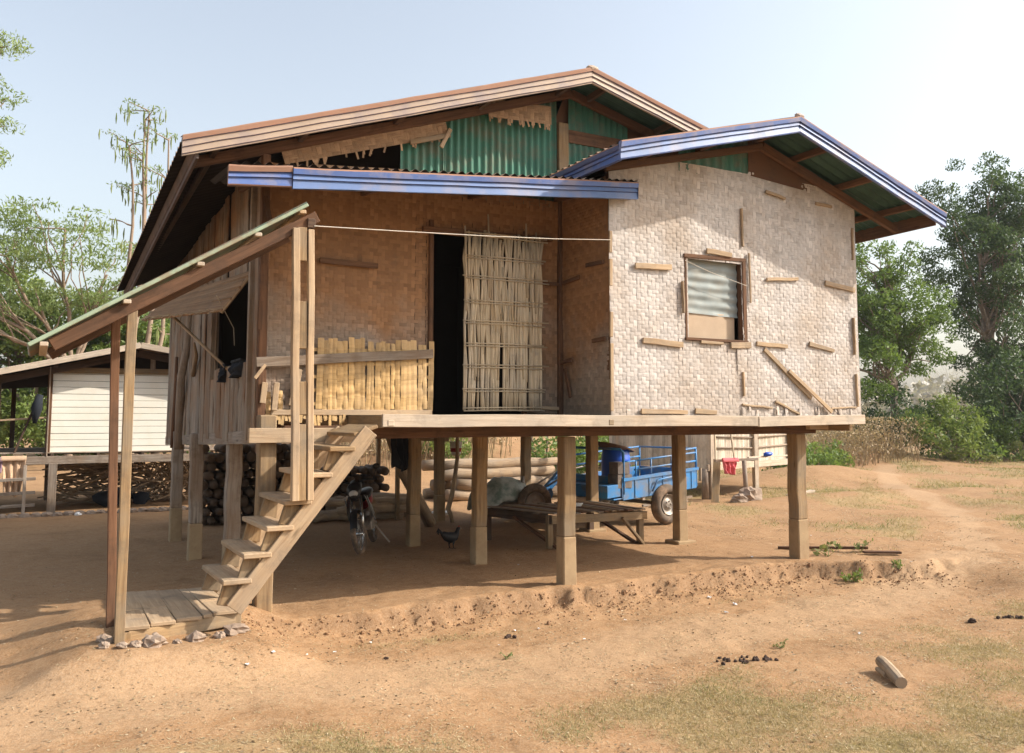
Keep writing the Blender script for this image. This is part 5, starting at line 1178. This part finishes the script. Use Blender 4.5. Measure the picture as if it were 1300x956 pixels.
for a, b in (((10.1, 5.5, 1.3), (9.7, 5.5, 1.7)), ((10.15, 5.45, .8), (10.05, 5.5, 1.75)), ((9.72, 5.5, .8), (9.7, 5.5, 1.9))): bar1('pole', W_CANE, rk, a, b, .03, .03)
drape('red_cloth', M_RED, (9.98, 5.38, .83), .36, .30, (1, -.1, 0), 'bright red cloth hung over the pole frame before the hut', 'cloth', 3, .05, 3)
m = MB(); m.blob((11.0, 5.42, .88), .07, .5, 3, sq=(1.6, 1, .6)); tag(rebase(m.build('blue_rag', M_DRUM, smooth=True)), 'small blue rag lying on the rail before the hut', 'rag')
rock('boulder', 10.35, 5.28, .20, M_STONE, 'large grey boulder beside the foot of the drying frame', 'boulder', sq=(1.1, .8, .9), nz=.7, seed=4)
rock('boulder', 9.95, 5.15, .15, M_STONE, 'smaller dark boulder left of the large grey one', 'boulder', nz=.7, seed=9)
m = MB(); m.bar((11.4, 5.3, .05), (12.3, 5.5, .09), .12, .08, seg=4, wob=.03); tag(rebase(m.build('pale_driftlog', W_PALE)), 'pale short log lying right of the boulders', 'log')
m = MB(); m.bar((8.0, 5.2, .05), (9.1, 5.9, .25), .05, .04); m.bar((7.9, 5.4, .03), (9.2, 5.6, .12), .04, .04, c=.2); tag(rebase(m.build('loose_timber', W_GREY)), 'loose grey timber lying between the trailer and the hut', 'timber')

# ------------------------------------------------------------------ white neighbouring shed
sd_ = thing('white_shed', (-.5, 10.5, 0), 'small raised shed with white board wall left of the house', 'shed')
def nzr(x): return 2.86-(.245*(-.13-x) if x < -.13 else .16*(x+.13))
z = 1.0; k_ = 0
while z < 2.34:
    h = .118 if k_ % 2 else .105
    bar1('weatherboard', M_WHITE, sd_, (-1.44, 9.38-(.006 if k_ % 2 else 0), z+h/2), (.62, 9.38-(.006 if k_ % 2 else 0), z+h/2), .02, h-.006, bevel=.003); z += h; k_ += 1
bar1('wall_backing', M_VOID, sd_, (-1.42, 9.41, 1.65), (.62, 9.41, 1.65), .03, 1.34)
for i_ in range(6): bar1('end_board', W_GREY, sd_, (-1.48, 9.45+i_*.42, .95), (-1.48, 9.45+i_*.42, 2.45), .40, .02, up=(1, 0, 0))
bar1('corner_board', W_BROWN, sd_, (-1.47, 9.37, .95), (-1.47, 9.37, 2.42), .07, .05, up=(0, 1, 0)); bar1('top_rail', W_TAN, sd_, (-1.5, 9.36, 2.40), (1.9, 9.36, 2.42), .05, .10)
bar1('floor_beam', W_GREY, sd_, (-4.6, 9.3, .89), (2.2, 9.3, .89), .08, .13)
for i_ in range(9): bar1('joist', W_DARK, sd_, (-4.2+i_*.7, 9.28, .97), (-4.2+i_*.7, 12.2, .97), .05, .05)
for i_ in range(11): bar1('floor_board', W_GREY, sd_, (-4.6, 9.4+i_*.26, 1.01), (2.2, 9.4+i_*.26, 1.01), .24, .02)
for x, y in ((-1.38, 9.3), (-4.3, 9.3), (.6, 9.3), (-.3, 11.2), (-1.4, 12.1), (-2.6, 12.1), (1.8, 12.1)): bar1('post', W_GREY, sd_, (x, y, -.05), (x, y, .84), .13, .13, up=(0, 1, 0))
for x, y in ((-2.22, 9.32), (-2.05, 12.1), (-4.3, 9.3)): bar1('post', W_DARK, sd_, (x, y, .95), (x, y, 2.35), .08, .08, up=(0, 1, 0))
A1, A2 = V((-5.2, 8.95, nzr(-5.2))), V((-5.2, 12.6, nzr(-5.2))); B1, B2 = V((-.13, 8.95, 2.86)), V((-.13, 12.6, 2.86)); C1, C2 = V((2.6, 8.95, nzr(2.6))), V((2.6, 12.6, nzr(2.6)))
m = MB(); corr(m, B1, B2, A1, A2, 30, 4, .015); corr(m, B1, B2, C1, C2, 30, 4, .015); nr = m.build('roof', M_ROOF, sd_)
bar1('verge_board', W_PALE, nr, A1+V((0, -.02, -.02)), B1+V((0, -.02, -.02)), .03, .10); bar1('verge_board', W_PALE, nr, B1+V((0, -.02, -.02)), C1+V((0, -.02, -.02)), .03, .10)
for x in (-4.5, -2.8, -1.4, .4, 1.8): bar1('purlin', W_DARK, nr, (x, 8.98, nzr(x)-.07), (x, 12.5, nzr(x)-.07), .06, .08)
bar1('rafter', W_DARK, nr, (-5.1, 9.3, nzr(-5.1)-.14), (-.13, 9.3, 2.72), .05, .12); bar1('rafter', W_DARK, nr, (-.13, 9.3, 2.72), (2.5, 9.3, nzr(2.5)-.14), .05, .12)
bar1('gable_stud', W_GREY, nr, (.12, 9.32, 2.44), (.12, 9.32, 2.72), .08, .05, up=(0, 1, 0)); m = MB(); m.quad([(-3.2, 9.6, 2.0+.0), (2.4, 9.6, 2.4), (2.4, 9.6, nzr(2.4)-.05), (-.13, 9.6, 2.82), (-3.2, 9.6, nzr(-3.2)-.05)]); m.build('gable_board_or_dark_panel', M_VOID, nr)  # near-black panel paints in the dark under the shed roof
bar1('handrail', W_LIGHT, sd_, (-2.2, 9.3, 1.55), (-1.5, 9.3, 1.6), .03, .03)
drape('tan_cloth', M_CLOTH, (-1.95, 9.22, .97), .36, .62, (1, 0, 0), 'long tan cloth hung over the floor beam of the white shed', 'cloth', 3, .035, 4)
drape('patterned_cloth', M_CLPINK, (-2.16, 9.22, .96), .12, .26, (1, 0, 0), 'short purple patterned cloth left of the long tan one', 'cloth', 2, .02, 6)
ld = thing('ladder', (-1.9, 9.1, 0), 'dark wooden ladder frame under the tan cloth', 'ladder')
for x in (-2.25, -1.78): bar1('side_rail', W_GREY, ld, (x, 9.05, 0), (x, 9.2, .82), .05, .05, up=(0, 1, 0))
for z in (.16, .36, .58): bar1('rung', W_GREY, ld, (-2.4, 9.07+z*.15, z), (-1.62, 9.07+z*.15, z+.02), .04, .05)
m = MB(); m.tube([(-1.62, 9.2, 1.98), (-1.66, 9.2, 1.75), (-1.68, 9.2, 1.5)], [.05, .09, .03], 9); tag(rebase(m.build('hanging_bag', M_DARKCL, smooth=True)), 'dark bag hanging on the end wall of the white shed', 'bag')
m = MB(); m.tube([(-1.95, 9.25, 1.02), (-1.62, 9.3, 1.98)], .018, 6); tag(rebase(m.build('leaning_stick', W_DARK)), 'dark stick leaning on the open side of the white shed', 'stick')
m = MB(); rs = random.Random(71)
for _ in range(420):
    x = rs.uniform(-1.2, 1.7); y = rs.uniform(10.5, 11.6); z = rs.uniform(.03, .75); a = rs.uniform(-1, 1)*(.5 if x < .2 else 1.5); L = rs.uniform(.4, .9)
    d_ = V((math.cos(a), rs.uniform(-.3, .3), math.sin(a))); p = V((x, y, max(.05, z))); m.tube([p-d_*L/2, p+V((0, 0, rs.uniform(-.03, .03))), p+d_*L/2], [.012, .018, .010], 5, c=rs.random())
m.v = [(a, b, max(c_, .01)) for a, b, c_ in m.v]
o = m.build('brushwood', W_LOG); o['kind'] = 'stuff'; o['label'] = 'tangled brushwood stored under the white shed'
m = MB(); 
for i_ in range(26): m.blob((-3.2+i_*.16, 8.95+.02*math.sin(i_*2), .02), .085, .4, 2, 8, sq=(1.1, .7, .6), seed=i_)
o = m.build('stone_kerb', M_STONE, smooth=False); tag(rebase(o), 'low rough stone kerb along the foot of the white shed', 'kerb')
rock('white_packet', -1.0, 8.8, .05, M_LITTER, 'white crumpled packet before the white shed', 'packet')
m = MB(); m.blob((-.35, 10.3, .15), .22, .5, 2, 12, sq=(1.5, .8, .7)); m.blob((.1, 10.3, .12), .15, .5, 2, 12, sq=(1, .8, .8), seed=4); tag(rebase(m.build('dark_sack', M_DARKCL, smooth=True)), 'heap of dark sacks under the white shed', 'sack')

# ------------------------------------------------------------------ light, sky, camera
SUN = V((1.17, -.67, 1.0)).normalized()
sun = bpy.data.lights.new('sun', 'SUN'); sun.energy = 3.45; sun.angle = math.radians(.55); sun.color = (1, .91, .79)
so = bpy.data.objects.new('sun', sun); COL.objects.link(so); so.rotation_euler = (-SUN).to_track_quat('-Z', 'Y').to_euler(); so.location = (20, -12, 20)
w = bpy.data.worlds.new('World'); sc.world = w; w.use_nodes = True; nt = w.node_tree
sky = nt.nodes.new('ShaderNodeTexSky'); sky.sky_type = 'NISHITA'; sky.sun_disc = False
sky.sun_elevation = math.asin(SUN.z); sky.sun_rotation = math.atan2(SUN.x, SUN.y); sky.air_density = 1.35; sky.dust_density = 3.6; sky.ozone_density = 1.0
bg = nt.nodes['Background']; bg.inputs['Strength'].default_value = .15; hs = nt.nodes.new('ShaderNodeHueSaturation'); hs.inputs['Saturation'].default_value = .55; nt.links.new(sky.outputs[0], hs.inputs['Color']); nt.links.new(hs.outputs[0], bg.inputs['Color'])
F_ = 1095.; cam = bpy.data.cameras.new('camera'); cam.sensor_width = 36; cam.lens = F_/1300*36; cam.shift_y = -45/1300; cam.clip_end = 2000; cam.clip_start = .05
cob = bpy.data.objects.new('camera', cam); COL.objects.link(cob); cob.location = (-1.669, -7.147, 1.6); cob.rotation_euler = (math.radians(90+5.062), 0, -math.radians(28.826)); sc.camera = cob
sc.view_settings.view_transform = 'Standard'; sc.view_settings.look = 'None'; sc.view_settings.gamma = 1; sc.view_settings.exposure = .80
hz = MB(); hz.v = [(x, y, z) for x in (-155, 300) for y in (-55, 300) for z in (-1.5, 16)]
for f in ((0, 1, 3, 2), (4, 6, 7, 5), (0, 4, 5, 1), (2, 3, 7, 6), (0, 2, 6, 4), (1, 5, 7, 3)): hz.face(f)
hm = bpy.data.materials.new('haze'); hm.use_nodes = True; ht = hm.node_tree; ht.nodes.remove(ht.nodes['Principled BSDF'])
pv = ht.nodes.new('ShaderNodeVolumePrincipled'); pv.inputs['Color'].default_value = (.93, .95, 1, 1); pv.inputs['Density'].default_value = .0004; pv.inputs['Anisotropy'].default_value = .2
ht.links.new(pv.outputs[0], ht.nodes['Material Output'].inputs['Volume'])
ho = hz.build('haze', hm); ho['kind'] = 'stuff'; ho['label'] = 'thin pale haze over the yard and fields'
sc.render.engine = 'CYCLES'; sc.cycles.max_bounces = 6; sc.cycles.diffuse_bounces = 4; sc.cycles.use_denoising = True
